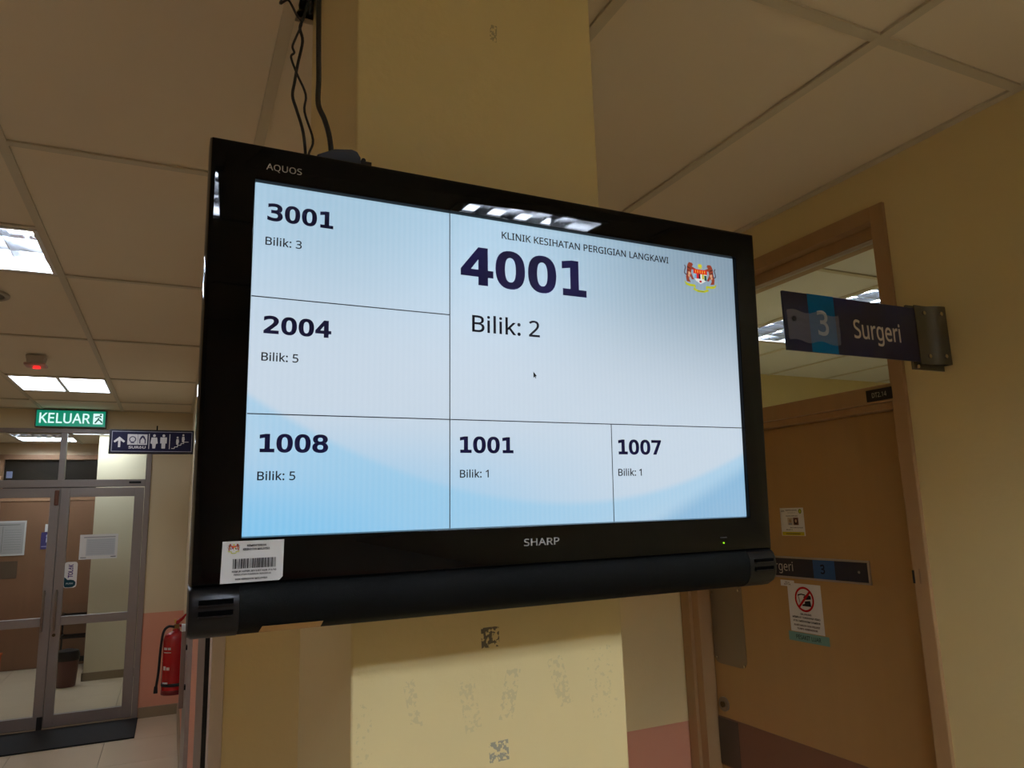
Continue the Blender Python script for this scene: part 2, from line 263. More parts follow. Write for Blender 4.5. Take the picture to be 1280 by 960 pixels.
# flat print: polygons and lettering laid on a plane (origin o, right r, up u)
# letter outlines: {set: {character: [advance, [contour x0,y0,x1,y1...]]}} in thousandths
GLY = json.loads('''{"d":{"0":[429,[[214,529,254,525,288,512,316,491,340,461,359,423,372,376,380,322,383,259,380,197,372,143,359,96,340,58,316,28,288,7,254,-6,214,-10,175,-6,141,7,113,28,89,58,70,96,57,143,49,197,46,
259,49,322,57,376,70,423,89,461,113,491,141,512,175,525],[214,474,191,470,172,460,155,444,141,421,131,391,123,354,119,310,117,259,119,209,123,165,131,128,141,99,155,75,172,59,191,49,214,46,238,49,
258,59,274,75,288,99,299,128,306,165,311,209,312,259,311,310,306,354,299,391,288,421,274,444,258,460,238,470]]],"1":[429,[[94,59,203,59,203,456,86,430,86,494,203,520,273,520,273,59,381,59,381,0,
94,0]]],"2":[429,[[130,59,369,59,369,0,53,0,53,59,167,180,234,255,250,275,263,293,273,309,281,323,286,337,290,350,292,363,293,377,292,398,287,416,279,432,268,445,254,456,237,464,219,469,197,470,
181,469,165,467,148,464,131,459,113,452,95,444,76,435,57,424,57,495,75,503,93,510,110,516,128,521,145,524,162,527,179,529,196,529,232,527,265,519,294,506,319,489,339,467,354,442,362,414,365,382,
364,366,361,349,357,332,350,315,341,298,329,280,316,261,299,242,243,179]]],"3":[429,[[270,278,294,270,315,259,333,246,349,230,360,212,369,191,374,168,376,143,373,110,364,79,349,53,327,31,301,13,
270,0,234,-8,194,-10,176,-10,158,-8,139,-6,121,-3,102,0,84,5,66,10,48,16,48,86,65,77,83,70,100,63,118,58,135,54,152,51,169,50,186,49,214,51,237,56,258,64,275,75,289,90,298,107,304,127,306,150,304,
172,298,191,289,208,275,222,258,234,239,242,216,247,191,249,138,249,138,307,191,307,214,308,234,312,252,319,267,328,279,340,287,353,292,369,294,387,292,406,288,423,280,437,269,449,255,458,238,465,
219,469,197,470,181,470,165,468,149,466,133,463,116,459,99,454,81,449,63,442,63,507,138,524,197,529,233,527,265,520,293,508,318,491,338,471,352,447,361,420,364,390,362,369,358,351,350,334,340,319,
326,305,310,294,292,285]]],"4":[429,[[256,456,92,181,256,181],[244,520,326,520,326,181,395,181,395,124,326,124,326,0,256,0,256,124,36,124,36,190]]],"7":[429,[[48,520,376,520,376,490,190,0,116,0,
297,461,48,461]]],"8":[429,[[214,247,192,245,173,240,156,232,142,221,131,206,123,189,118,169,116,146,118,124,123,104,131,86,142,72,156,60,173,52,193,47,214,45,237,47,256,51,273,60,287,71,299,86,
307,103,311,123,313,146,311,169,307,189,298,206,287,220,273,232,256,240,237,245],[153,276,132,283,113,293,97,305,83,319,72,335,64,353,59,373,58,394,60,424,68,450,81,473,100,493,123,509,150,520,
180,527,214,529,249,527,280,520,306,509,329,493,348,473,361,450,369,424,372,394,370,373,365,353,357,335,346,319,332,305,316,293,297,283,276,276,301,269,322,259,341,246,356,230,368,211,377,190,382,
166,384,140,381,106,372,77,358,51,339,30,314,12,285,0,252,-8,214,-10,177,-8,144,0,115,12,90,29,71,51,57,77,48,106,46,139,47,165,53,189,61,211,73,230,89,246,107,259,129,269],[128,388,129,368,133,
351,140,336,150,324,162,315,177,308,195,304,214,302,234,304,252,308,267,315,279,324,289,336,296,351,300,368,302,388,300,408,296,425,289,440,279,453,267,462,252,469,235,474,214,475,195,474,177,469,
162,462,150,452,140,440,133,425,129,408]]]},"s":{"A":[429,[[0,0,187,482,242,482,428,0,366,0,308,148,118,148,61,0],[138,202,290,202,236,347,230,367,221,396,214,419,203,378,193,347]]],"B":[437,[[65,
0,65,480,202,480,257,477,303,468,338,453,364,431,379,400,384,361,382,334,374,311,361,290,343,274,320,262,293,255,293,251,312,247,331,241,348,234,363,224,376,212,386,197,394,180,399,160,400,136,
395,96,380,63,356,36,322,16,282,4,234,0],[126,275,214,275,251,278,279,284,299,295,312,310,319,330,322,354,319,378,309,397,294,411,272,420,242,426,205,428,126,428],[126,51,222,51,261,54,290,62,311,
76,325,94,333,116,336,141,333,165,324,185,310,202,288,215,257,222,218,225,126,225]]],"C":[424,[[261,-7,215,-3,174,7,139,24,109,46,85,75,65,109,52,149,44,192,41,240,44,287,53,330,67,368,88,403,114,
431,146,455,183,472,225,483,271,486,320,483,364,474,404,458,379,407,330,425,311,430,292,432,271,433,223,427,182,410,149,381,124,343,110,296,105,240,109,184,123,137,146,98,178,69,219,52,270,46,291,
47,311,49,330,52,385,65,385,13,367,7,348,2,329,-2,309,-5,286,-6]]],"D":[490,[[65,0,65,480,213,480,259,477,301,468,338,453,371,432,398,406,420,374,436,336,446,293,449,244,442,170,420,109,383,61,
333,27,272,7,199,0],[126,52,191,52,299,73,364,136,385,242,380,301,364,348,338,383,302,408,258,423,204,428,126,428]]],"E":[373,[[65,0,65,480,333,480,333,426,126,426,126,277,321,277,321,224,126,224,
126,53,333,53,333,0]]],"F":[349,[[65,0,65,480,333,480,333,426,126,426,126,257,320,257,320,203,126,203,126,0]]],"G":[489,[[271,-7,224,-3,182,7,145,23,114,46,88,74,67,108,53,148,44,191,41,240,44,
288,54,331,71,370,93,404,121,433,155,456,195,473,240,483,289,486,316,485,341,483,366,479,389,473,411,466,433,458,410,406,392,413,373,419,352,425,331,430,309,432,286,433,233,427,188,410,152,381,
125,343,109,296,104,240,106,203,112,169,123,139,137,112,157,89,181,70,210,57,245,48,285,46,338,49,379,57,379,199,273,199,273,253,439,253,439,18,413,10,387,4,361,-1,333,-4,303,-6]]],"H":[498,[[65,
0,65,480,126,480,126,277,371,277,371,480,432,480,432,0,371,0,371,224,126,224,126,0]]],"I":[228,[[27,0,27,35,83,48,83,431,27,445,27,480,200,480,200,445,144,431,144,48,200,35,200,0]]],"J":[183,[[-3,
-128,-31,-125,-52,-119,-52,-68,-30,-73,-4,-75,28,-68,37,-62,45,-54,52,-44,58,-32,61,-16,62,3,62,480,122,480,122,7,118,-35,107,-69,88,-95,63,-113,32,-124]]],"K":[416,[[65,0,65,480,126,480,126,243,
167,289,208,334,338,480,408,480,218,271,416,0,345,0,175,229,126,186,126,0]]],"L":[352,[[65,0,65,480,126,480,126,54,335,54,335,0]]],"M":[609,[[65,0,65,480,154,480,302,87,305,87,455,480,544,480,544,
0,484,0,484,295,486,364,489,420,486,420,326,0,277,0,119,420,116,420,120,364,121,291,121,0]]],"N":[510,[[65,0,65,480,135,480,391,83,394,83,392,115,390,162,389,209,389,480,445,480,445,0,375,0,118,
398,116,398,119,340,121,268,121,0]]],"O":[525,[[263,-7,216,-3,174,7,139,24,109,48,84,76,65,111,52,150,44,193,41,241,44,288,52,331,65,370,84,404,109,433,139,456,174,473,216,483,263,487,309,484,349,
473,384,456,414,433,439,405,458,370,472,331,481,288,484,240,481,193,472,150,458,110,439,76,414,47,384,24,349,7,308,-3],[263,46,312,51,352,69,382,98,403,137,416,184,420,240,416,297,403,344,382,382,
352,411,313,428,263,434,214,428,174,411,143,382,122,344,109,297,105,240,109,184,122,137,143,98,173,69,213,51]]],"P":[406,[[65,0,65,480,192,480,249,475,295,463,329,443,353,415,367,380,372,338,370,
313,364,288,354,264,340,243,320,224,294,208,263,196,225,189,181,187,126,187,126,0],[126,238,174,238,216,241,250,248,276,261,295,279,306,304,310,336,306,364,296,387,280,405,257,418,225,425,187,428,
126,428]]],"Q":[525,[[372,-114,279,-6,270,-7,263,-7,216,-3,174,7,139,24,109,48,84,76,65,111,52,150,44,193,41,241,44,288,52,331,65,370,84,404,109,433,139,456,174,473,216,483,263,487,309,484,349,
473,384,456,414,433,439,405,458,370,472,331,481,288,484,240,480,185,468,135,448,91,421,54,386,25,344,5,459,-114],[263,46,312,51,352,69,382,98,403,137,416,184,420,240,416,297,403,344,382,382,352,
411,313,428,263,434,214,428,174,411,143,382,122,344,109,297,105,240,109,184,122,137,143,98,173,69,213,51]]],"R":[418,[[65,0,65,480,197,480,252,476,296,464,329,446,353,419,367,385,372,343,370,319,
366,298,358,279,348,264,336,250,322,239,307,229,292,221,276,215,408,0,337,0,221,198,126,198,126,0],[126,249,197,249,233,252,261,259,283,272,298,290,307,313,310,340,306,369,297,391,281,407,259,418,
230,425,194,427,126,427]]],"S":[369,[[166,-7,140,-6,115,-4,91,-1,70,4,51,9,34,16,34,74,52,67,72,60,94,54,119,50,143,47,169,46,201,48,228,55,249,66,265,82,274,101,277,123,276,138,272,151,267,163,
258,173,247,183,232,192,214,202,191,211,164,222,126,238,96,256,72,276,54,300,44,329,40,364,42,388,49,410,60,429,74,446,92,460,114,471,138,480,165,485,193,486,219,485,243,483,266,479,287,473,307,
467,326,459,307,408,253,426,233,430,213,432,192,433,165,431,142,425,124,414,112,400,104,383,101,363,103,348,106,335,111,323,120,313,131,303,144,294,161,285,182,276,206,267,233,256,257,245,278,233,
296,221,310,207,322,191,330,173,335,152,337,128,332,89,317,56,291,29,256,9,215,-3]]],"T":[373,[[156,0,156,426,7,426,7,480,366,480,366,426,217,426,217,0]]],"U":[491,[[243,-7,188,-1,143,15,107,42,
81,78,66,121,60,171,60,480,121,480,121,169,124,133,135,102,152,78,176,60,208,49,246,46,286,50,317,61,341,80,357,106,367,135,370,169,370,480,430,480,430,169,428,137,421,107,410,80,394,55,373,34,
348,16,318,4,283,-4]]],"V":[403,[[171,0,0,480,63,480,171,172,189,117,201,67,214,117,232,173,339,480,403,480,232,0]]],"W":[625,[[135,0,8,480,71,480,146,187,160,127,169,73,179,130,194,190,279,480,
341,480,429,188,445,127,455,73,465,127,479,187,553,480,616,480,488,0,427,0,334,314,323,353,314,388,310,409,303,372,287,312,196,0]]],"X":[394,[[3,0,162,250,13,480,80,480,197,291,316,480,379,480,
231,251,391,0,322,0,195,208,66,0]]],"Y":[380,[[160,0,160,183,0,480,66,480,190,244,315,480,380,480,220,186,220,0]]],"Z":[384,[[26,0,26,46,278,426,34,426,34,480,351,480,351,434,99,54,358,54,358,
0]]],"0":[384,[[191,-7,142,1,102,22,72,59,50,108,37,169,33,240,35,290,40,334,49,373,61,407,78,435,99,458,125,474,156,484,191,487,241,480,281,458,312,422,334,373,347,313,351,240,349,191,344,147,
335,108,322,74,305,45,284,23,258,6,227,-3],[191,44,224,49,249,65,268,92,281,130,289,180,291,240,289,300,281,349,268,388,249,415,224,431,191,437,159,431,133,415,115,388,102,349,95,300,92,240,95,
180,102,131,115,93,133,65,159,49]]],"1":[384,[[181,0,181,335,181,381,183,418,164,400,142,381,91,339,60,379,189,480,238,480,238,0]]],"2":[384,[[32,0,32,49,158,176,219,240,234,259,247,278,257,296,
264,315,268,334,269,355,267,380,259,400,246,415,229,427,208,434,185,436,162,435,142,430,123,424,105,415,87,403,69,390,38,430,57,445,79,458,102,470,128,479,155,484,185,486,226,482,262,471,291,452,
312,427,325,396,330,359,328,334,323,311,314,288,303,267,288,245,271,224,252,202,230,179,207,155,107,56,107,54,349,54,349,0]]],"3":[384,[[162,-7,137,-6,114,-4,92,-1,71,4,50,11,30,19,30,75,51,65,73,
58,95,51,118,47,141,44,163,43,202,46,233,54,256,68,271,87,281,110,284,138,280,165,268,186,249,202,222,213,189,220,150,222,103,222,103,273,150,273,187,275,217,284,240,298,257,316,267,338,271,363,
268,385,260,403,247,417,230,428,208,434,183,437,159,435,136,431,117,425,99,417,80,407,62,396,33,437,51,449,72,461,96,471,123,480,152,485,183,486,229,483,266,471,294,453,315,428,327,400,331,367,
328,337,319,312,304,290,284,274,260,261,232,253,232,250,267,243,296,231,318,214,333,192,343,166,346,136,344,110,337,85,326,62,311,42,291,25,266,11,237,1,202,-5]]],"4":[384,[[244,0,244,109,14,109,
14,159,240,482,301,482,301,162,371,162,371,109,301,109,301,0],[72,162,244,162,244,313,245,372,247,419,244,419,231,392,216,367]]],"5":[384,[[167,-7,142,-6,119,-4,97,0,76,5,58,12,42,19,42,75,60,66,
79,58,101,52,124,47,146,45,167,44,200,46,229,55,253,69,271,89,282,115,285,147,282,176,273,200,257,219,234,233,203,242,165,244,122,241,83,234,54,253,72,480,312,480,312,426,122,426,111,287,142,291,
185,294,231,290,270,278,302,257,326,229,341,195,346,153,341,107,325,68,299,36,263,12,219,-2]]],"6":[384,[[200,-7,171,-4,143,3,118,16,95,34,75,57,59,86,47,120,39,160,37,205,38,239,41,273,46,307,54,
339,65,369,79,397,97,423,119,444,146,462,177,475,214,484,257,486,288,485,316,480,316,430,288,436,258,438,229,436,203,431,181,422,162,411,145,397,132,380,121,361,113,341,106,318,101,295,98,270,96,
244,100,244,112,259,126,272,143,284,163,293,187,298,214,300,253,296,286,283,314,262,336,233,348,197,353,154,348,108,334,69,311,36,281,12,244,-2],[199,43,226,46,249,55,268,70,283,92,291,120,294,
154,292,183,284,207,271,227,253,242,230,251,201,254,181,252,163,248,146,241,132,231,120,220,110,208,103,194,98,180,97,166,98,147,102,128,108,108,117,91,128,75,142,61,159,51,178,45]]],"7":[384,
[[91,0,288,426,30,426,30,480,351,480,351,434,156,0]]],"8":[384,[[193,-7,146,-3,106,8,75,27,51,53,38,85,33,122,34,143,39,162,47,179,57,195,69,209,83,221,99,232,115,242,132,251,110,265,90,281,73,
299,59,320,51,344,48,372,50,395,57,416,67,434,81,450,98,463,118,473,141,480,165,485,191,486,231,483,265,473,295,457,317,434,331,406,335,371,334,353,330,336,323,321,313,307,302,295,289,283,244,254,
263,244,281,233,298,222,313,209,325,196,336,181,344,164,349,145,351,124,346,87,332,55,308,29,276,9,238,-3],[194,277,216,287,236,299,253,312,266,328,274,347,277,369,274,390,266,407,253,421,236,431,
215,437,191,439,168,437,147,431,130,421,117,407,109,390,106,369,107,354,111,340,118,328,127,317,137,308,150,299],[192,40,222,43,247,51,267,63,281,80,290,100,293,124,290,146,281,165,265,182,245,
196,221,210,192,222,181,226,154,213,132,199,114,183,101,165,93,145,91,122,93,100,102,80,116,63,135,51,161,43]]],"9":[384,[[129,-7,98,-5,69,0,69,50,87,46,106,43,128,42,157,43,183,49,205,57,224,69,
240,83,254,99,265,118,274,138,280,161,285,185,288,209,289,235,285,235,274,221,260,207,243,196,222,187,199,181,171,179,133,184,99,196,72,217,50,246,38,282,34,324,36,356,42,385,53,411,67,433,85,452,
106,467,130,478,157,484,187,486,216,484,244,476,269,463,292,445,312,422,328,393,340,359,347,320,349,275,348,240,345,206,340,173,332,141,322,110,307,82,289,57,267,35,240,17,208,4,171,-4],[184,226,
205,227,223,231,240,239,254,248,266,259,276,272,284,286,288,299,289,314,288,333,284,352,278,371,269,388,258,404,244,418,227,428,208,434,187,437,161,433,138,424,119,409,104,387,95,359,92,325,95,
296,102,272,115,252,132,237,155,229]]],".":[180,[[89,-9,79,-8,69,-5,60,1,54,10,50,22,48,36,50,51,54,63,60,71,69,77,79,80,89,81,100,80,110,77,119,71,126,63,130,51,132,36,130,22,126,10,119,1,110,-5,
100,-8]]],":":[180,[[89,278,79,279,69,283,60,289,54,297,50,309,48,324,50,339,54,351,60,359,69,365,79,368,89,369,100,368,110,365,119,359,126,351,130,339,132,324,130,309,126,297,119,289,110,283,100,
279],[89,-9,79,-8,69,-5,60,1,54,10,50,22,48,36,50,51,54,63,60,71,69,77,79,80,89,81,100,80,110,77,119,71,126,63,130,51,132,36,130,22,126,10,119,1,110,-5,100,-8]]],"/":[250,[[7,0,185,480,243,480,64,
0]]],"a":[377,[[144,-7,114,-4,86,5,63,19,45,40,34,67,31,100,36,133,50,161,73,183,106,200,150,210,203,215,265,217,265,238,262,265,256,286,245,301,230,311,212,316,190,318,172,317,154,315,136,310,89,
291,71,335,87,343,106,350,126,357,148,362,170,365,193,366,233,363,266,353,291,337,308,314,319,283,322,245,322,0,279,0,268,51,265,51,249,33,233,19,216,7,196,0,173,-5],[158,41,187,44,212,52,234,66,
251,86,261,112,264,144,264,176,211,174,171,170,140,163,118,152,103,138,95,121,92,99,94,81,100,66,110,55,124,47,140,43]]],"b":[413,[[228,-7,201,-5,178,0,158,9,142,20,128,32,116,46,111,46,99,0,57,0,
57,510,116,510,116,386,115,344,113,312,116,312,128,327,142,339,158,351,178,359,201,364,228,366,269,361,305,345,335,319,358,283,372,237,376,180,372,123,358,77,335,40,305,14,269,-1],[219,42,248,46,
273,58,291,78,304,105,312,139,315,181,304,256,272,302,218,317,183,313,157,302,138,284,126,258,119,224,116,182,116,179,119,138,126,105,138,78,157,58,184,46]]],"e":[379,[[210,-7,177,-4,147,3,120,14,
96,30,75,51,59,76,47,106,39,140,37,177,39,215,46,249,57,279,72,305,90,326,112,344,138,357,166,364,196,367,226,364,252,358,276,347,296,331,313,312,327,290,337,264,343,235,345,204,345,169,98,169,
102,131,113,100,129,76,152,58,180,47,213,44,235,44,255,46,274,50,328,69,328,17,310,9,292,4,274,-1,255,-4,234,-6],[99,216,283,216,280,244,273,269,262,290,245,306,223,315,195,318,169,315,147,306,
129,291,114,271,105,245]]],"g":[413,[[195,-161,145,-159,102,-151,65,-138,65,-84,103,-100,148,-109,198,-112,227,-109,251,-100,271,-85,286,-65,295,-40,298,-11,298,3,298,27,300,48,297,48,268,17,231,
-1,185,-7,142,-1,106,15,76,42,54,79,41,125,37,179,41,233,54,278,76,316,106,344,142,361,185,367,208,365,229,361,249,353,267,343,283,329,298,312,301,312,309,360,356,360,356,-6,352,-53,338,-92,317,
-122,286,-144,245,-157],[194,42,227,45,253,55,273,71,287,94,295,126,298,165,298,179,295,224,287,259,273,285,252,303,226,313,193,317,165,313,142,301,123,281,109,254,101,220,98,179,101,138,109,104,
123,77,141,57,165,46]]],"i":[173,[[87,420,62,429,57,436,54,446,52,457,54,469,57,479,62,486,87,495,111,486,117,479,120,469,122,457,120,446,117,436,111,429],[57,0,57,360,116,360,116,0]]],"j":[173,
[[87,420,62,429,57,436,54,446,52,457,54,469,57,479,62,486,87,495,111,486,117,479,120,469,122,457,120,446,117,436,111,429],[15,-161,-15,-159,-37,-153,-37,-105,-16,-110,7,-112,21,-111,33,-107,43,
-100,51,-90,56,-75,57,-56,57,360,116,360,116,-54,113,-85,105,-111,92,-133,73,-148,47,-158]]],"k":[359,[[57,0,57,510,116,510,116,244,115,216,113,185,116,185,128,201,144,221,158,238,273,360,343,360,
197,206,353,0,281,0,156,168,116,132,116,0]]],"l":[173,[[57,0,57,510,116,510,116,0]]],"r":[277,[[57,0,57,360,105,360,112,294,115,294,128,313,143,330,160,345,179,357,201,364,225,367,247,366,267,363,
260,308,241,312,221,313,203,311,186,306,169,298,154,286,141,272,131,256,123,236,118,215,116,192,116,0]]],"t":[242,[[167,-7,149,-6,132,-2,115,3,100,11,87,22,77,37,68,55,63,78,62,105,62,314,11,314,
11,343,62,366,86,443,121,443,121,360,225,360,225,314,121,314,121,106,123,86,128,70,137,57,148,49,162,43,177,42,205,44,228,49,228,4,201,-4]]],"u":[415,[[184,-7,144,-3,111,7,86,25,68,49,57,83,53,
124,53,360,113,360,113,128,122,81,148,52,193,42,229,46,256,57,276,76,289,102,296,134,299,173,299,360,358,360,358,0,310,0,301,48,298,48,285,31,269,17,250,6,229,-1,207,-5]]]}}''')
def _area(c): return sum(c[i] * c[(i + 3) % len(c)] - c[(i + 2) % len(c)] * c[i + 1] for i in range(0, len(c), 2)) / 2
def _inside(px, py, c):
    r = False; n = len(c) // 2
    for i in range(n):
        x0, y0, x1, y1 = c[2 * i], c[2 * i + 1], c[(2 * i + 2) % len(c)], c[(2 * i + 3) % len(c)]
        if (y0 > py) != (y1 > py) and px < (x1 - x0) * (py - y0) / (y1 - y0) + x0: r = not r
    return r
def glyphs(s, bold=0.0, key='s'):
    """outer contours of one letter that overlap are filled one by one, each with its own holes"""
    passes = []; x = 0
    for ch in s:
        if ch == ' ': x += 180 if key == 's' else 300; continue
        adv, cs = GLY[key][ch]
        big = max(cs, key=lambda c: abs(_area(c))); sg = _area(big) > 0
        outs = [c for c in cs if (_area(c) > 0) == sg]; holes = [c for c in cs if (_area(c) > 0) != sg]
        for c in outs:
            passes.append([]); i = -1
            passes[i].append((x, c))
            for h in holes:
                if _inside(h[0], h[1], c): passes[i].append((x, h))
        x += adv
    V, F = [], []
    for ps in passes:
        v, f = _fill(ps, bold); k = len(V); V += v; F += [tuple(i + k for i in q) for q in f]
    return V, F
def _fill(ps, bold):
    cu = bpy.data.curves.new('t', 'CURVE'); cu.dimensions = '2D'; cu.fill_mode = 'BOTH'; cu.offset = bold
    for x, c in ps:
        n = len(c) // 2; sp = cu.splines.new('POLY'); sp.points.add(n - 1)
        for i in range(n): sp.points[i].co = ((x + c[2 * i]) / 1000, c[2 * i + 1] / 1000, 0, 1)
        sp.use_cyclic_u = True
    o = bpy.data.objects.new('t', cu); COL.objects.link(o)
    dg = bpy.context.evaluated_depsgraph_get(); me = bpy.data.meshes.new_from_object(o.evaluated_get(dg))
    vs = [tuple(v.co[:2]) for v in me.vertices]; fs = [tuple(p.vertices) for p in me.polygons]
    bpy.data.objects.remove(o); bpy.data.curves.remove(cu); bpy.data.meshes.remove(me)
    return vs, fs
CAP = {}
class Print:
    def __init__(s, o, r, u, lift=0.0004, emit=0.0, step=0.0002):
        s.o = Vector(o); s.r = Vector(r).normalized(); s.u = Vector(u).normalized(); s.n = s.r.cross(s.u)
        s.lift = lift; s.step = step; s.mb = MB(); s.cols = []; s.emit = emit; s.k = 0
    def P(s, x, y): return s.o + s.r * x + s.u * y + s.n * (s.lift + s.k * s.step)
    def col(s, c):
        nm = 'print_%d_%d_%d' % c + ('_lit' if s.emit else '')
        m = mat(nm, c, 0.5, emit=s.emit, spec=0.2)
        if s.emit: m.node_tree.nodes['Principled BSDF'].inputs['Base Color'].default_value = (0.01, 0.01, 0.01, 1)
        if m not in s.cols: s.cols.append(m)
        s.mb.mi = s.cols.index(m)
    def poly(s, pts, c, k=0):
        s.col(c); s.k = k; s.mb.f([s.mb.v(s.P(*p)) for p in pts]); return s
    def rect(s, x0, y0, x1, y1, c, k=0): return s.poly([(x0, y0), (x1, y0), (x1, y1), (x0, y1)], c, k)
    def disc(s, x, y, rx, ry, c, k=0, n=24): return s.poly([(x + rx * math.cos(2 * math.pi * i / n), y + ry * math.sin(2 * math.pi * i / n)) for i in range(n)], c, k)
    def ring(s, x, y, r0, r1, c, k=0, n=32):
        for i in range(n):
            a, b = 2 * math.pi * i / n, 2 * math.pi * (i + 1) / n
            s.poly([(x + q * math.cos(t), y + q * math.sin(t)) for q, t in ((r0, a), (r1, a), (r1, b), (r0, b))], c, k)
        return s
    def line(s, pts, wd, c, k=0):
        for (x0, y0), (x1, y1) in zip(pts, pts[1:]):
            d = math.hypot(x1 - x0, y1 - y0) or 1; nx, ny = -(y1 - y0) / d * wd / 2, (x1 - x0) / d * wd / 2
            s.poly([(x0 + nx, y0 + ny), (x0 - nx, y0 - ny), (x1 - nx, y1 - ny), (x1 + nx, y1 + ny)], c, k)
        return s
    def text(s, t, x, y, wd, cap, c, k=1, bold=0.0, rot=0, key='s'):
        """lettering with its baseline left at x,y, fitted to width wd and capital height cap"""
        vs, fs = glyphs(t, bold, key)
        if not vs: return s
        if key not in CAP:
            hv, _ = glyphs('H' if key == 's' else '1', 0, key); CAP[key] = max(v[1] for v in hv)
        x0 = min(v[0] for v in vs); x1 = max(v[0] for v in vs)
        sx = wd / (x1 - x0); sy = cap / (CAP[key] + 2 * bold)
        s.col(c); s.k = k; ca, sa = math.cos(rot), math.sin(rot)
        V = []
        for a, b in vs:
            px, py = (a - x0) * sx, (b + bold) * sy
            V.append(s.mb.v(s.P(x + px * ca - py * sa, y + px * sa + py * ca)))
        for q in fs: s.mb.f([V[i] for i in q])
        return s
    def build(s, name, parent, label=None):
        bm = s.mb.bm
        n = s.n
        bmesh.ops.transform(bm, matrix=MW[parent.name].inverted(), verts=bm.verts)
        nl = MW[parent.name].inverted().to_3x3() @ n
        bm.normal_update()
        for f in bm.faces:
            if f.normal.dot(nl) < 0: f.normal_flip()
        me = bpy.data.meshes.new(name); bm.to_mesh(me); bm.free()
        for m in s.cols: me.materials.append(m)
        o = bpy.data.objects.new(name, me); COL.objects.link(o); o.parent = parent; MW[o.name] = MW[parent.name]
        if label: o['label'] = label
        return o

def crest(p, x, y, wd, ht, k=1):
    """two tigers holding a shield over a ribbon, star and crescent on top"""
    T = lambda pts: [(x + a * wd, y + b * ht) for a, b in pts]
    M = lambda pts: [(1 - a, b) for a, b in pts]
    body = [(.17, 1.0), (.26, .99), (.29, .93), (.25, .86), (.36, .80), (.37, .75), (.24, .76), (.22, .64), (.27, .50), (.31, .42), (.24, .41), (.19, .52), (.15, .42), (.20, .30), (.08, .32), (.06, .48), (.09, .64), (.10, .82), (.13, .94)]
    tail = [(.03, .88), (.06, .80), (.03, .70), (.02, .60), (.07, .55)]
    for fn in (lambda q: q, M):
        p.poly(T(fn(body)), (150, 62, 40), k)
        p.line(T(fn(tail)), wd * .025, (70, 40, 45), k)
        p.line(T(fn([(.10, .84), (.20, .78)])), wd * .02, (40, 22, 22), k + 1)
        p.line(T(fn([(.10, .72), (.19, .67)])), wd * .02, (40, 22, 22), k + 1)
        p.line(T(fn([(.08, .58), (.18, .56)])), wd * .02, (40, 22, 22), k + 1)
        p.poly(T(fn([(.15, .70), (.21, .62), (.15, .45), (.12, .55)])), (225, 170, 130), k + 1)
    p.poly(T([(.30, .78), (.70, .78), (.70, .50), (.64, .38), (.5, .28), (.36, .38), (.30, .50)]), (225, 228, 225), k)
    p.poly(T([(.29, .79), (.71, .79), (.71, .63), (.29, .63)]), (220, 40, 20), k + 1)
    for q in range(5): p.rect(x + wd * (.345 + q * .07), y + ht * .66, x + wd * (.365 + q * .07), y + ht * .76, (250, 190, 60), k + 2)
    for a, b, c in ((.38, .45, (205, 35, 45)), (.45, .50, (30, 30, 45)), (.50, .55, (235, 235, 235)), (.55, .61, (200, 195, 40))):
        p.rect(x + wd * a, y + ht * .46, x + wd * b, y + ht * .63, c, k + 1)
    p.rect(x + wd * .31, y + ht * .46, x + wd * .38, y + ht * .62, (120, 170, 205), k + 1)
    p.rect(x + wd * .62, y + ht * .42, x + wd * .69, y + ht * .60, (30, 85, 65), k + 1)
    p.disc(x + wd * .5, y + ht * .37, wd * .04, ht * .04, (190, 25, 45), k + 1, 10)
    st = []
    for i in range(28):
        r = .085 if i % 2 == 0 else .05; t = math.pi * 2 * i / 28; st.append((.5 + r * math.cos(t), .92 + r * math.sin(t)))
    p.poly(T(st), (215, 205, 20), k + 1)
    p.poly(T([(.41, .90), (.45, .83), (.5, .81), (.55, .83), (.59, .90), (.56, .86), (.5, .845), (.44, .86)]), (200, 200, 60), k + 1)
    for fn in (lambda q: q, M):
        p.poly(T(fn([(0, .34), (.08, .27), (.20, .24), (.33, .24), (.35, .15), (.31, .12), (.28, .17), (.16, .16), (.05, .20)])), (190, 195, 30), k)
    p.poly(T([(.28, .13), (.42, .06), (.58, .06), (.72, .13), (.74, .06), (.60, -.01), (.40, -.01), (.26, .06)]), (190, 195, 30), k + 1)
    p.rect(x + wd * .40, y + ht * .02, x + wd * .60, y + ht * .035, (70, 90, 30), k + 2)

# ============================================================ THE SETTING
Zc = EYE + 1.0
XT = [-2.29, -1.68, -1.07, -0.455, 0.165, 0.76, 1.36, 1.87]
YT = [-3.75, -2.58, -1.41, -0.24, 0.945, 2.15, 3.31, 4.475, 5.69, 6.80, 7.34]
# floor
fl = MB().box(-3.2, 6.6, -3.85, 10.6, -0.06, -0.004).build('floor', M_JOINT); struct(fl)
def tile_mesh(name, sx, sy, t, m, bev=0.0015):
    mb = MB(); mb.loft([[(bev, bev, t), (sx - bev, bev, t), (sx - bev, sy - bev, t), (bev, sy - bev, t)],
                        [(0, 0, t - bev), (sx, 0, t - bev), (sx, sy, t - bev), (0, sy, t - bev)],
                        [(0, 0, 0), (sx, 0, 0), (sx, sy, 0), (0, sy, 0)]])
    bmesh.ops.recalc_face_normals(mb.bm, faces=mb.bm.faces)
    me = bpy.data.meshes.new(name); mb.bm.to_mesh(me); mb.bm.free(); me.materials.append(m); return me
FT = tile_mesh('floor_tile', 0.597, 0.597, 0.004, M_FLOOR)
def put(me, name, loc, parent):
    o = bpy.data.objects.new(name, me); COL.objects.link(o); o.location = loc; o.parent = parent; return o
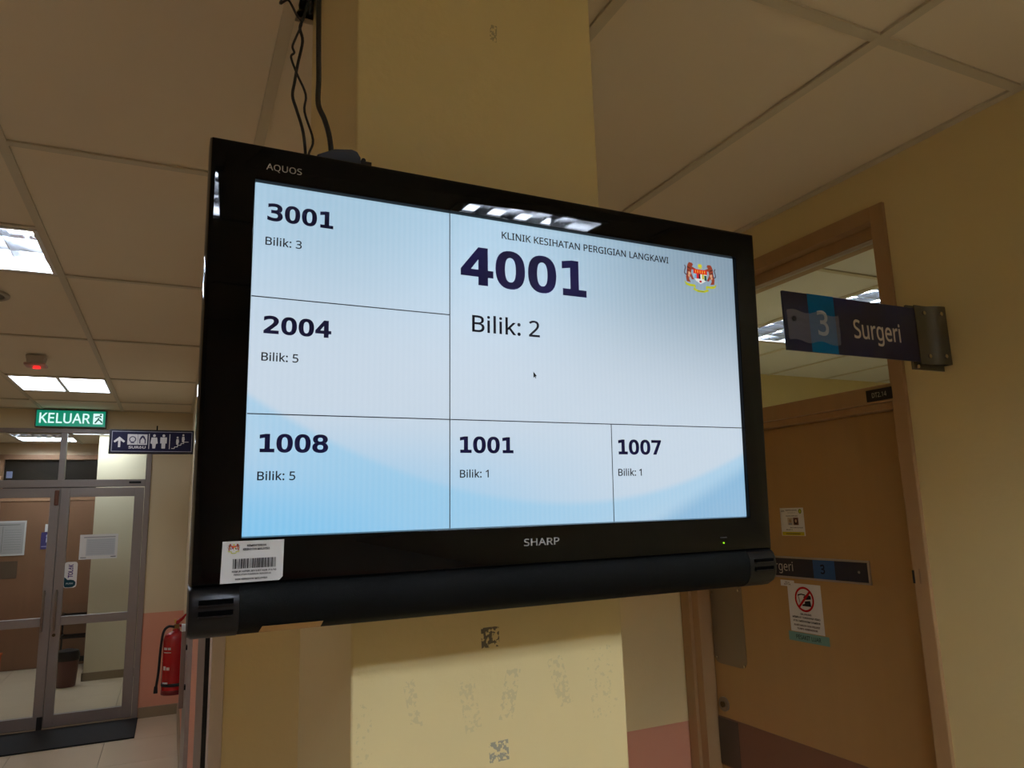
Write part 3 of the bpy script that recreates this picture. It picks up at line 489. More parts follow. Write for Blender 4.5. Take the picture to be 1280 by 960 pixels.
for i in range(-4, 4):
    for j in range(-11, 18):
        x, y = -0.39 + 0.6 * i, 0.06 + 0.6 * j
        if x + .6 > 2.0 and y > 2.3: continue
        if x + 0.3 > 0.2 and y > 2.3: continue
        if y < -3.8: continue
        put(FT, 'floor_tile', (x + .0015, y + .0015, -0.004), fl)

# ceiling of the waiting area and corridor
ce = MB()
ce.box(-2.4, 1.97, -3.85, 2.44, Zc + .16, Zc + .2).box(-2.4, 0.2, 2.44, 7.44, Zc + .16, Zc + .2)
ce = ce.build('ceiling', M_CEIL); struct(ce)
TW = 0.013
tiles = {}
def ctile(x0, x1, y0, y1, parent=None, m=None, z=None):
    parent = parent or ce; m = m or M_CEIL; z = Zc if z is None else z
    k = (round(x1 - x0, 3), round(y1 - y0, 3), m.name)
    if k not in tiles:
        mb = MB().box(0, k[0], 0, k[1], 0, 0.012); bmesh.ops.recalc_face_normals(mb.bm, faces=mb.bm.faces)
        me = bpy.data.meshes.new('ceiling_tile'); mb.bm.to_mesh(me); mb.bm.free(); me.materials.append(m); tiles[k] = me
    return put(tiles[k], 'ceiling_tile', (x0, y0, z + 0.004 + random.uniform(0, .0015)), parent)
LIGHTS = {(2, 5): (2.79, 3.31), (2, 8): (5.69, 6.31), (5, 2): (-1.30, -0.70), (2, 2): (-0.86, -0.24), (2, 0): (-3.20, -2.58), (5, 0): (-3.20, -2.58)}
for i in range(7):
    for j in range(10):
        x0, x1, y0, y1 = XT[i], XT[i + 1], YT[j], YT[j + 1]
        if y0 >= 2.1 and i >= 4:
            if j == 5 and i >= 4 and y0 < 2.44: ctile(x0 + .004, x1 - .004, y0 + .004, 2.438)
            continue
        key = (i, j)
        a, b, c, d = x0 + .004, x1 - .004, y0 + .004, y1 - .004
        if key == (4, 4):       # cell pierced by the pillar, with a ragged cable hole beside it
            t = MB(); z0, z1 = Zc + .004, Zc + .016
            t.box(a, b, 1.378, d, z0, z1).box(.628, b, c, 1.378, z0, z1).box(a, .212, c, 1.27, z0, z1)
            t.build('ceiling_tile', M_CEIL, ce); continue
        hit = [v for k, v in LIGHTS.items() if k == (i, j - 0)]
        lj = {(2, 5): (2, 5), (2, 8): (2, 8)}
        if (i, j) in ((2, 5),): ctile(a, b, c, 2.776); continue
        if (i, j) in ((2, 8),): ctile(a, b, 6.324, d); continue
        if j == 2 and i >= 4: continue
        if (i, j) == (3, 2): ctile(a, b, -.852, d); continue
        ctile(a, b, c, d)
# the strip of boards over the viewer's right is laid out of step with the rest of the grid
X2 = [.165, .37, .97, 1.59, 1.87]
for a, b in zip(X2, X2[1:]):
    if a == .97: ctile(a + .004, b - .004, -.686, -.244); ctile(a + .004, b - .004, -1.406, -1.314)
    else: ctile(a + .004, b - .004, -1.406, -.244)
for x in X2[1:-1]: MB().box(x - TW, x + TW, -1.41 + TW, -.24 - TW, Zc - .003, Zc + .003).build('ceiling_tee', M_TEE, ce)
for y in (-.693, -1.307): MB().box(.97 + TW, 1.59 - TW, y - .009, y + .009, Zc - .0026, Zc + .0026).build('ceiling_cross_tee', M_TEE, ce)
# tee grid: flange hanging just under the boards, one object for each run
for x in XT[1:-1]:
    ye = 7.34 if x < 0.1 else 2.44
    if abs(x - .165) < .01: MB().box(x - TW, x + TW, -3.75, 2.44, Zc - .003, Zc + .003).build('ceiling_tee', M_TEE, ce)
    elif x > .2:
        MB().box(x - TW, x + TW, -3.75, -1.41, Zc - .003, Zc + .003).build('ceiling_tee', M_TEE, ce)
        MB().box(x - TW, x + TW, -.24, ye, Zc - .003, Zc + .003).build('ceiling_tee', M_TEE, ce)
    else: MB().box(x - TW, x + TW, -3.75, ye, Zc - .003, Zc + .003).build('ceiling_tee', M_TEE, ce)
for y in YT[1:-1]:
    xe = 1.87 if y < 2.4 else 0.13
    for i in range(7):
        if XT[i] >= xe: continue
        if abs(y - 0.945) < .01 and False: continue
        MB().box(XT[i] + TW, min(XT[i + 1], xe) - (TW if i < 6 else 0), y - TW, y + TW, Zc - .0028, Zc + .0028).build('ceiling_cross_tee', M_TEE, ce)
for (i, y) in ((3, -.856), (2, 2.783), (2, 6.317),):
    MB().box(XT[i] + TW, XT[i + 1] - TW, y - .009, y + .009, Zc - .0026, Zc + .0026).build('ceiling_cross_tee', M_TEE, ce)
# edge angles along the walls
MB().box(1.845, 1.87, -3.75, 2.44, Zc - .003, Zc + .004).build('edge_angle', M_TEE, ce)
MB().box(-1.6, .13, 7.318, 7.34, Zc - .003, Zc + .004).build('edge_angle', M_TEE, ce)
MB().box(.108, .13, 2.46, 7.318, Zc - .003, Zc + .004).build('edge_angle', M_TEE, ce)

# walls
wr = MB()
wr.box(1.87, 1.97, -3.75, 1.352, 0, Zc + .16).box(1.87, 1.97, 1.352, 2.435, EYE + .873, Zc + .16).box(1.87, 1.97, 2.435, 4.3, 0, Zc + .16)
wr = struct(wr.build('wall_right', M_YEL))
wm = struct(MB().box(.163, 1.87, 2.44, 2.54, 0, Zc + .16).build('wall_middle', M_MID_D))
wc = struct(MB().box(.13, .23, 2.54, 5.3, 0, Zc + .16).build('wall_corridor', M_COR_D))
wc2 = struct(MB().box(.13, .23, 5.3, 7.44, 0, Zc + .16).build('wall_corridor_end', M_CREAM_D))
wf = MB().box(-.193, .13, 7.34, 7.44, 0, Zc + .16).box(-1.577, -.193, 7.34, 7.44, EYE + .83, Zc + .16).box(-2.29, -1.577, 7.34, 7.44, 0, Zc + .16)
wf = struct(wf.build('wall_far', M_CREAM_D))
struct(MB().box(-2.39, -2.29, -3.75, 7.34, 0, Zc + .16).build('wall_left', M_CREAM_D))
struct(MB().box(-2.39, 1.97, -3.85, -3.75, 0, Zc + .16).build('wall_rear', M_CREAM_D))
struct(MB().box(-.19, .13, 7.322, 7.34, 0, .085).build('baseboard_far', M_SKIRT))
struct(MB().box(.112, .13, 5.3, 7.32, 0, .085).build('baseboard_corridor', M_SKIRT))
struct(MB().box(.125, .163, 2.43, 2.545, 0, Zc).build('trim_1', mat('white_trim', (214, 198, 184), 0.5), bevel=.003), 'white vertical corner trim at the end of the cross wall')
# pillar
pil = struct(MB().box(.215, .625, .965, 1.375, 0, Zc + .16).build('pillar', M_PILLAR, bevel=.004), 'square yellow painted pillar behind the television')

# lobby behind the glass doors
lb = struct(MB().box(-3.2, 1.6, 7.44, 10.6, Zc + .16, Zc + .2).build('ceiling_lobby', M_CEIL))
lx = [-2.9, -2.29, -1.68, -1.07, -.455, .165, .76, 1.36]
ly = [7.45, 8.62, 9.34, 10.48]
for i in range(7):
    for j in range(3):
        a, b, c, d = lx[i] + .004, lx[i + 1] - .004, ly[j] + .004, ly[j + 1] - .004
        if (i, j) == (3, 1): continue
        if (i, j) == (2, 2): ctile(a, b, 10.22, d, lb); continue
        ctile(a, b, c, d, lb)
for x in lx[1:-1]: MB().box(x - TW, x + TW, 7.44, 10.48, Zc - .003, Zc + .003).build('ceiling_tee', M_TEE, lb)
for y in ly[1:-1]: MB().box(-2.9, 1.5, y - TW, y + TW, Zc - .0028, Zc + .0028).build('ceiling_cross_tee', M_TEE, lb)
struct(MB().box(-.79, 1.5, 9.34, 10.48, 0, Zc + .16).build('wall_lobby_front', M_LOB))
struct(MB().box(-.80, 1.5, 9.325, 9.34, 0, .082).box(-.805, -.79, 9.325, 10.46, 0, .082).build('baseboard_lobby', M_SKIRT))
ww = MB().box(-3.0, -1.90, 10.48, 10.58, 0, Zc + .16).box(-1.90, -.70, 10.48, 10.58, EYE + .80, Zc + .16)
struct(ww.build('wall_lobby_far', mat('lobby_beige', (196, 170, 136), 0.6)))
struct(MB().box(-3.1, -3.0, 7.44, 10.58, 0, Zc + .16).build('wall_lobby_left', M_LOB))
struct(MB().box(1.5, 1.6, 7.44, 10.58, 0, Zc + .16).build('wall_lobby_right', M_LOB))

# surgery behind the wooden door
rc = struct(MB().box(1.97, 6.6, .1, 4.3, Zc + .16, Zc + .2).build('ceiling_surgery', M_CEIL2))
rx = [1.98, 2.36, 2.97, 3.58, 4.19, 4.80, 5.41, 6.02, 6.5]
ry = [.2, .945, 2.15, 3.31, 4.2]
for i in range(8):
    for j in range(4):
        if (i, j) == (2, 2): continue
        ctile(rx[i] + .004, rx[i + 1] - .004, ry[j] + .004, ry[j + 1] - .004, rc, M_CEIL2)
for x in rx[1:-1]: MB().box(x - TW, x + TW, .2, 4.2, Zc - .003, Zc + .003).build('ceiling_tee', M_TEE, rc)
for y in ry[1:-1]: MB().box(1.97, 6.5, y - TW, y + TW, Zc - .0028, Zc + .0028).build('ceiling_cross_tee', M_TEE, rc)
struct(MB().box(1.97, 6.5, 4.2, 4.3, 0, Zc + .16).build('wall_surgery_far', M_YEL))
struct(MB().box(1.97, 6.5, .1, .2, 0, Zc + .16).build('wall_surgery_near', M_YEL))
struct(MB().box(6.5, 6.6, .1, 4.3, 0, Zc + .16).build('wall_surgery_right', M_YEL))

# ------------------------------------------------------------ ceiling lights
def louvre_light(label, x0, x1, y0, y1, group, z=Zc, rows=2, cells=5, along='x', power=1.0):
    tm = M_TUBE if power == 1 else mat('weak_tube_%d' % (power * 100), (226, 238, 255), .3, emit=TUBE * power)
    t = thing('ceiling_light', label, 'ceiling light', ((x0 + x1) / 2, (y0 + y1) / 2, z), group)
    x0 += .016; x1 -= .016; y0 += .016; y1 -= .016; th = .0015; h = .095
    hs = MB().box(x0, x1, y0, y1, z + h, z + h + .004)
    hs.box(x0, x0 + th, y0, y1, z, z + h).box(x1 - th, x1, y0, y1, z, z + h).box(x0, x1, y0, y0 + th, z, z + h).box(x0, x1, y1 - th, y1, z, z + h)
    hs.build('housing', M_REFL, t)
    lip = MB(); e = .012
    lip.box(x0 - .004, x0 + e, y0 - .004, y1 + .004, z - .003, z).box(x1 - e, x1 + .004, y0 - .004, y1 + .004, z - .003, z)
    lip.box(x0 + e, x1 - e, y0 - .004, y0 + e, z - .003, z).box(x0 + e, x1 - e, y1 - e, y1 + .004, z - .003, z)
    lip.build('rim', M_WHITE, t)
    for r in range(rows):
        if along == 'x':
            yc = y0 + (r + .5) * (y1 - y0) / rows
            mb = MB(); mb.smooth = True; mb.cyl((yc, z + .062), .013, 'x', x0 + .02, x1 - .02, 12)
        else:
            xc = x0 + (r + .5) * (x1 - x0) / rows
            mb = MB(); mb.smooth = True; mb.cyl((xc, z + .062), .013, 'y', y0 + .02, y1 - .02, 12)
        mb.build('tube', tm, t)
    for r in range(1, rows):
        if along == 'x':
            yc = y0 + r * (y1 - y0) / rows
            MB().prism([(yc - .002, z), (yc + .002, z), (yc + .009, z + .045), (yc - .009, z + .045)], 'x', x0, x1).build('lane_blade', M_REFL, t)
        else:
            xc = x0 + r * (x1 - x0) / rows
            MB().prism([(xc - .002, z), (xc + .002, z), (xc + .009, z + .045), (xc - .009, z + .045)], 'y', y0, y1).build('lane_blade', M_REFL, t)
    for c in range(1, cells):
        if along == 'x':
            xc = x0 + c * (x1 - x0) / cells
            MB().prism([(xc - .0015, z + .001), (xc + .0015, z + .001), (xc + .005, z + .044), (xc - .005, z + .044)], 'y', y0, y1).build('cross_blade', M_REFL, t)
        else:
            yc = y0 + c * (y1 - y0) / cells
            MB().prism([(yc - .0015, z + .001), (yc + .0015, z + .001), (yc + .005, z + .044), (yc - .005, z + .044)], 'x', x0, x1).build('cross_blade', M_REFL, t)
    return t
def panel_light(label, x0, x1, y0, y1, group, z=Zc):
    t = thing('ceiling_light', label, 'ceiling light', ((x0 + x1) / 2, (y0 + y1) / 2, z), group)
    x0 += .014; x1 -= .014; y0 += .014; y1 -= .014; xm = (x0 + x1) / 2
    MB().box(x0, x1, y0, y1, z + .02, z + .08).build('housing', M_WHITE, t)
    f = MB()
    for a, b, c, d in ((x0, x0 + .014, y0, y1), (x1 - .014, x1, y0, y1), (xm - .012, xm + .012, y0 + .014, y1 - .014), (x0 + .014, x1 - .014, y0, y0 + .014), (x0 + .014, x1 - .014, y1 - .014, y1)):
        f.box(a, b, c, d, z - .004, z + .02)
    f.build('frame', M_WHITE, t)
    for a, b in ((x0 + .014, xm - .012), (xm + .012, x1 - .014)):
        MB().box(a, b, y0 + .014, y1 - .014, z + .006, z + .012).build('diffuser', M_PANEL, t)
    return t
G = 'fluorescent ceiling lights'
louvre_light('louvred ceiling light behind the viewer on the corridor side, beside the mirrored one', -.455, .165, -1.39, -.86, G)
louvre_light('louvred ceiling light cut by the left edge of the photo, above the round ceiling grille', -1.07, -.455, 2.79, 3.31, G, power=.4)
panel_light('bright two pane ceiling light just above the green exit sign', -1.07, -.455, 5.69, 6.31, G)
louvre_light('louvred ceiling light behind the viewer, mirrored in the television top bezel', .97, 1.59, -1.30, -.70, G)
louvre_light('louvred lobby ceiling light seen through the left transom pane of the glass doors', -1.68, -1.07, 9.36, 10.20, G, cells=6, power=.5)
panel_light('lobby ceiling light seen through the transom pane below the exit sign', -1.07, -.455, 8.63, 9.33, G)
louvre_light('long louvred ceiling light seen through the transom glass of the surgery', 2.97, 3.58, 2.16, 3.30, G, rows=3, cells=10, along='y')

# ------------------------------------------------------------ door_1: surgery door on the right wall
d1 = bpy.data.objects.new('door_1', None); COL.objects.link(d1); d1.location = (1.87, 1.9, 0); MW['door_1'] = Matrix.Translation((1.87, 1.9, 0)); struct(d1)
Z = lambda z: EYE + z
def jamb(y0, y1, z0, z1): return MB().box(1.858, 1.98, y0, y1, z0, z1)
jamb(1.352, 1.397, 0, Z(.873)).build('door_frame', M_FRAME, d1, bevel=.003)
j = MB().box(1.858, 1.98, 2.385, 2.436, 0, Z(.873)).box(1.872, 1.98, 2.345, 2.385, 0, Z(.828)); j.build('door_frame', M_FRAME, d1, bevel=.002)
hd = MB().box(1.858, 1.98, 1.397, 2.385, Z(.828), Z(.873)).box(1.90, 1.98, 1.397, 2.345, Z(.79), Z(.828)); hd.build('door_frame', M_FRAME, d1, bevel=.002)
hb = MB().box(1.862, 1.98, 1.397, 2.345, Z(.285), Z(.335)).box(1.885, 1.98, 1.397, 2.345, Z(.265), Z(.285)); hb.build('transom_bar', M_FRAME, d1, bevel=.002)
MB().box(1.905, 1.915, 1.40, 2.343, Z(.335), Z(.342)).build('glazing_bead', mat('pale_bead', (205, 198, 182), .5), d1)
MB().box(1.905, 1.915, 1.40, 2.343, Z(.779), Z(.790)).build('glazing_bead', MATS['pale_bead'], d1)
leaf = MB().box(1.93, 1.97, 1.399, 2.343, .006, Z(.264)).build('door_leaf', M_LEAF, d1, bevel=.002)
MB().box(1.928, 1.931, 1.42, 2.342, Z(-.96), Z(-.785)).build('kick_plate', mat('brown_kick_plate', (122, 88, 66), .3), leaf)
MB().box(1.9265, 1.9295, 2.235, 2.342, Z(-.955), Z(-.79)).build('kick_plate', mat('grey_kick_plate', (84, 74, 64), .3, .2), leaf)
pp = MB(); ys, ye, zs, ze, rr = 2.162, 2.345 - .008, Z(-.592), Z(-.300), .03
prof = [(ye, ze), (ye, zs + rr)]
for q in range(5): a = q / 4 * math.pi / 2; prof.append((ye - rr + rr * math.cos(a), zs + rr - rr * math.sin(a)))
for q in range(5): a = q / 4 * math.pi / 2; prof.append((ys + rr - rr * math.sin(a), zs + rr - rr * math.cos(a)))
prof += [(ys, ze)]
pp.prism(prof, 'x', 1.9275, 1.930); pp = pp.build('push_plate', mat('worn_steel_plate', (142, 128, 108), .35, .5), leaf)
for y, z in ((2.328, -.331), (2.175, -.312), (2.319, -.571), (2.173, -.582)):
    MB().cyl((y, Z(z)), .005, 'x', 1.9235, 1.9285, 10).build('screw', M_STEEL, leaf)
lk = MB(); lk.cyl((2.302, Z(-.738)), .026, 'x', 1.922, 1.930, 20); lk.build('lock_rose', mat('worn_steel_plate', (150, 132, 108)), leaf)
MB().cyl((2.302, Z(-.738)), .011, 'x', 1.917, 1.923, 14).build('lock_cylinder', mat('dark_brass', (90, 76, 52), .35, .8), leaf)
for z in (.12, -.20): pass
hn = MB().box(1.8565, 1.859, 1.374, 1.378, Z(-.225), Z(-.185)); hn.build('frame_chip', mat('bare_wood', (150, 118, 84), .7), d1)
MB().box(1.8575, 1.8625, 1.392, 1.399, Z(-.225), Z(-.19)).build('strike_plate', M_BLACK, d1)
w1 = MB().box(1.908, 1.912, 1.40, 2.343, Z(.342), Z(.779)).build('window_1', M_GLASS); struct(w1, 'clear transom pane over the surgery door')

# little room number plate on the transom bar
t = thing('room_number_plate', 'small black plate reading DT2.14 on the bar above the brown door', 'sign', (1.86, 1.435, Z(.292)))
MB().box(1.857, 1.862, 1.392, 1.478, Z(.290), Z(.324)).build('plate', M_BLACK, t)
# on the right wall: viewer looks towards +x; right = -y
p = Print((1.857, 1.478, Z(.290)), (0, -1, 0), (0, 0, 1)); p.text('DT2.14', .020, .010, .048, .014, (205, 200, 185), 1); p.build('lettering', t)

def sheet(name, label, cat, y0, y1, z0, z1, m, x=1.93, th=.001, group=None):
    """a paper or plate stuck on the surgery door: y0 is its right edge in view"""
    t = thing(name, label, cat, (x, (y0 + y1) / 2, z0), group)
    MB().box(x - th, x, y0, y1, z0, z1).build('sheet', m, t)
    return t, Print((x - th, y1, z0), (0, -1, 0), (0, 0, 1))
t, p = sheet('door_notice', 'small white notice with yellow bottom band and two photos on brown door', 'notice', 1.830, 1.934, Z(-.108), Z(-.014), M_PAPER)
W, Hh = .104, .094
p.rect(.003, .001, W - .003, .013, (205, 190, 50), 1).rect(.02, .005, W - .02, .008, (120, 110, 40), 2)
p.text('NOTIS', .006, .081, .014, .005, (60, 60, 70), 1, .02).text('KEMENTERIAN KESIHATAN', .026, .084, .05, .004, (70, 70, 75), 1, .02).text('PERGIGIAN', .034, .076, .034, .003, (120, 120, 125), 1)
p.disc(.090, .082, .007, .008, (110, 140, 50), 1, 14).disc(.090, .082, .004, .005, (200, 200, 70), 2, 10)
p.text('PEGAWAI BERTUGAS', .026, .065, .052, .0035, (70, 70, 75), 1, .02)
p.rect(.032, .036, .055, .061, (196, 180, 160), 1).rect(.057, .036, .080, .061, (120, 84, 76), 1)
p.disc(.0435, .050, .005, .006, (170, 140, 115), 2, 12).rect(.036, .0365, .051, .043, (150, 150, 160), 2)
p.disc(.068, .048, .008, .010, (60, 45, 48), 2, 14).disc(.069, .050, .0045, .006, (205, 170, 140), 3, 12)
p.text('WAKTU RAWATAN PESAKIT', .040, .0255, .058, .0036, (70, 70, 75), 1, .02).text('BILIK 3', .022, .0185, .028, .0036, (70, 70, 75), 1, .02)
p.build('printing', t)

# name plate of the door: Surgeri / 3
t = thing('door_sign', 'dark blue strip sign reading Surgeri 3 on the brown door below the television corner', 'sign', (1.93, 1.86, Z(-.243)))
pl = MB().box(1.926, 1.930, 1.596, 2.13, Z(-.244), Z(-.184)).build('plate', M_NAVY, t)
fr = MB(); y0, y1, z0, z1 = 1.590, 2.136, Z(-.250), Z(-.178)
fr.box(1.923, 1.930, y0, y1, z0, z0 + .006).box(1.923, 1.930, y0, y1, z1 - .006, z1).box(1.923, 1.930, y0, y0 + .006, z0 + .006, z1 - .006).box(1.923, 1.930, y1 - .006, y1, z0 + .006, z1 - .006)
fr.build('frame', mat('silver_edge', (170, 160, 150), .35, .5), t)
p = Print((1.926, 2.13, Z(-.244)), (0, -1, 0), (0, 0, 1))
MB().box(1.9255, 1.9262, 1.721, 1.808, Z(-.244), Z(-.184)).build('colour_band', mat('mid_blue_film', (34, 84, 140), .4), t)
p.lift = .0008
p.text('3', 2.13 - 1.778, .016, .018, .030, (18, 26, 48), 1, .02)
p.build('digit', t)
p = Print((1.926, 2.13, Z(-.244)), (0, -1, 0), (0, 0, 1))
p.text('Surgeri', 2.13 - 2.02, .018, .125, .030, (200, 196, 190), 1)
MB().cyl((1.630, Z(-.214)), .004, 'x', 1.9245, 1.9262, 12).build('screw', M_ALU_B, t)
p.build('lettering', t)
t, p = sheet('tape_label', 'tiny white label at the upper left corner of the no phone poster', 'label', 1.900, 1.960, Z(-.278), Z(-.258), M_PAPER, 1.929)
p.text('SILA', .020, .011, .022, .005, (110, 105, 100), 1, .02).text('KETUK', .016, .004, .03, .005, (110, 105, 100), 1, .02); p.build('printing', t)
t, p = sheet('prohibition_poster', 'white poster with red crossed circle over a phone pictogram on the brown door', 'poster', 1.790, 1.932, Z(-.424), Z(-.266), M_PAPER)
cx, cy = .071, .108
p.ring(cx, cy, .034, .041, (190, 20, 25), 3); p.line([(cx - .026, cy - .027), (cx + .026, cy + .027)], .008, (190, 20, 25), 3)
p.poly([(cx - .004, cy + .008), (cx + .012, cy + .018), (cx + .028, cy + .012), (cx + .028, cy + .002), (cx, cy - .002)], (30, 32, 34), 1)
p.poly([(cx + .001, cy - .006), (cx + .024, cy - .003), (cx + .027, cy - .022), (cx - .012, cy - .022), (cx - .010, cy - .017), (cx + .0, cy - .014)], (30, 32, 34), 1)
p.line([(cx - .028, cy + .012), (cx - .012, cy + .016), (cx + .004, cy + .014)], .004, (30, 32, 34), 1); p.line([(cx - .026, cy + .012), (cx - .020, cy - .012)], .002, (30, 32, 34), 1)
for i, (s_, w_) in enumerate((('DILARANG', .046), ('MEMBUAT TANGKAPAN VIDEO', .118), ('ATAU MERAKAM GAMBAR', .116), ('KAKITANGAN DAN PESAKIT', .110), ('TANPA KEBENARAN', .086))):
    p.text(s_, cx - w_ / 2, (.056, .045, .033, .019, .008)[i], w_, .0062, (70, 40, 40) if i > 2 else (35, 35, 38), 1, .03)
p.build('printing', t)
t, p = sheet('teal_label', 'teal strip label reading PESAKIT LUAR below the no phone poster', 'label', 1.774, 1.944, Z(-.455), Z(-.426), mat('teal_paper', (116, 160, 152), .6), 1.9295)
p.text('PESAKIT LUAR', .033, .008, .104, .0135, (44, 66, 66), 1, .01); p.build('printing', t)

# ------------------------------------------------------------ projecting sign: 3 Surgeri
ys = 1.23
t = thing('projecting_sign', 'dark projecting sign reading 3 Surgeri with a steel bracket on the yellow wall', 'sign', (1.87, ys, Z(.358)))
MB().box(1.298, 1.790, ys, ys + .006, Z(.358), Z(.504)).build('blade', mat('dark_navy_panel', (30, 32, 62), .35), t, bevel=.0012)
p = Print((1.298, ys, Z(.358)), (1, 0, 0), (0, 0, 1))
p.rect(.080, 0, .169, .146, (0, 100, 146), 0)
p.text('3', .106, .044, .037, .062, (206, 205, 196), 1, .012, key='d')
p.text('Surgeri', .230, .046, .172, .048, (206, 198, 182), 1, .009)
p.build('lettering', t)
# crinkled clear tape across the digit
mt = bpy.data.materials.new('clear_tape'); mt.use_nodes = True; nt = mt.node_tree; MATS['clear_tape'] = mt
b = nt.nodes['Principled BSDF']; b.inputs['Base Color'].default_value = lin((165, 175, 215)); b.inputs['Roughness'].default_value = .18
b.inputs['Alpha'].default_value = .36
n = nt.nodes.new('ShaderNodeTexNoise'); n.inputs['Scale'].default_value = 28; n.inputs['Detail'].default_value = 3
tc = nt.nodes.new('ShaderNodeTexCoord'); mp = nt.nodes.new('ShaderNodeMapping'); mp.inputs['Scale'].default_value = (.5, 1, 2.2)
bp = nt.nodes.new('ShaderNodeBump'); bp.inputs['Strength'].default_value = 1; bp.inputs['Distance'].default_value = .01
nt.links.new(tc.outputs['Object'], mp.inputs[0]); nt.links.new(mp.outputs[0], n.inputs['Vector']); nt.links.new(n.outputs['Fac'], bp.inputs['Height']); nt.links.new(bp.outputs['Normal'], b.inputs['Normal'])
tp = MB(); N = 14; rows_ = []
for iz in range(7):
    row = []
    for ix in range(N + 1):
        x = 1.304 + ix / N * .172; z = Z(.382) + iz / 6 * .074
        row.append(tp.v((x + random.uniform(-.001, .001), ys - .0018 - random.uniform(0, .0016), z + (.004 * math.sin(ix * .9) if iz in (0, 6) else 0))))
    rows_.append(row)
tp.smooth = True
for a, b2 in zip(rows_, rows_[1:]):
    for k in range(N): tp.f([a[k], a[k + 1], b2[k + 1], b2[k]])
tp.build('clear_tape', mt, t)
MB().cyl((1.326, Z(.436)), .006, 'y', ys - .004, ys, 12).build('screw', M_BLACK, t)
br = MB(); br.smooth = True
pth = [(1.766, ys - .002), (1.800, ys - .0025), (1.814, ys - .004), (1.824, ys - .009), (1.836, ys - .014), (1.852, ys - .017), (1.868, ys - .018)]
inn = [(x, y + .003) for x, y in pth]
br.prism(pth + inn[::-1], 'z', Z(.352), Z(.512)); br.build('bracket', mat('satin_bracket', (110, 108, 100), .28, .85), t)
MB().box(1.745, 1.868, ys + .006, ys + .012, Z(.338), Z(.512)).box(1.864, 1.8695, ys - .014, ys + .03, Z(.352), Z(.512)).build('back_plate', MATS['satin_bracket'], t)
for x, y, z in ((1.798, ys - .003, .492), (1.848, ys - .016, .490), (1.800, ys - .003, .374), (1.846, ys - .016, .374)):
    MB().cyl((x, Z(z)), .0055, 'y', y - .004, y + .006, 12).build('screw', M_STEEL, t)
MB().cyl((1.757, Z(.345)), .005, 'y', ys, ys + .008, 12).build('screw', M_STEEL, t)

# ------------------------------------------------------------ door_2: aluminium glass double door at the end of the corridor
d2 = bpy.data.objects.new('door_2', None); COL.objects.link(d2); d2.location = (-.885, 7.36, 0); MW['door_2'] = Matrix.Translation((-.885, 7.36, 0)); struct(d2)
YA, YB = 7.325, 7.40
def bar(x0, x1, z0, z1, nm='door_frame', par=None, ya=YA, yb=YB, m=None): return MB().box(x0, x1, ya, yb, z0, z1).build(nm, m or M_ALU, par or d2, bevel=.002)
bar(-.238, -.193, 0, Z(.83)); bar(-1.577, -1.532, 0, Z(.83))
bar(-1.532, -.238, Z(.795), Z(.83), 'top_rail'); bar(-1.532, -.238, Z(.325), Z(.388), 'transom_bar'); bar(-.912, -.868, Z(.388), Z(.795), 'mullion')
for i, (a, b) in enumerate(((-1.532, -.912), (-.868, -.238))):
    o = MB().box(a, b, 7.36, 7.365, Z(.388), Z(.795)).build('window_%d' % (i + 2), M_GLASS); struct(o)
def aleaf(x0, x1, hinge, l0, l1):
    lf = MB(); z0, z1 = .022, Z(.318)
    lf.box(x0, x0 + l0, 7.335, 7.38, z0, z1).box(x1 - l1, x1, 7.335, 7.38, z0, z1)
    lf.box(x0 + l0, x1 - l1, 7.336, 7.379, z1 - .078, z1).box(x0 + l0, x1 - l1, 7.336, 7.379, Z(-.825), Z(-.755)).box(x0 + l0, x1 - l1, 7.336, 7.379, z0, z0 + .092)
    lf = lf.build('door_leaf', M_ALU, d2, bevel=.002)
    MB().box(x0 + l0, x1 - l1, 7.356, 7.361, Z(-.755), z1 - .078).build('glass_pane', M_GLASS, lf)
    MB().box(x0 + l0, x1 - l1, 7.356, 7.361, z0 + .092, Z(-.825)).build('glass_pane', M_GLASS, lf)
    return lf
lr = aleaf(-.883, -.242, 1, .07, .075); ll = aleaf(-1.528, -.887, 0, .075, .07)
for lf, x in ((lr, -.853), (ll, -.942)):
    h = MB(); h.smooth = True; h.cyl((x, 7.295), .010, 'z', Z(-.86), Z(-.53), 12); h.smooth = False
    h.box(x - .008, x + .008, 7.295, 7.336, Z(-.84), Z(-.82)).box(x - .008, x + .008, 7.295, 7.336, Z(-.57), Z(-.55))
    h.build('pull_handle', M_ALU_B, lf)
MB().box(-.925, -.893, 7.315, 7.336, Z(.17), Z(.30)).build('door_catch', mat('brown_catch', (110, 66, 46), .5), d2, bevel=.008)
MB().box(-.365, -.270, 7.318, 7.326, Z(.352), Z(.370)).build('closer_label', M_BLACK, d2)
MB().box(-.925, -.886, 7.315, 7.335, .012, .11).build('bottom_catch', M_BLACK, d2)
MB().cyl((-.853, Z(-.90)), .013, 'y', 7.328, 7.336, 14).build('lock_cylinder', mat('dark_brass', (90, 76, 52)), lr)
MB().box(-1.53, -.24, 7.325, 7.39, 0, .018).build('threshold', mat('pale_threshold', (165, 145, 122), .45), d2)
# mat
m = MB().box(-1.62, -.188, 6.70, 7.32, .0005, .012).build('door_mat', mat('black_mat', (24, 24, 24), .85, bump=.6, bscale=300), bevel=.003)
tag(rebase(m, (-.9, 7.0, .0005)), 'black rectangular mat on the floor in front of the glass double door', 'mat')
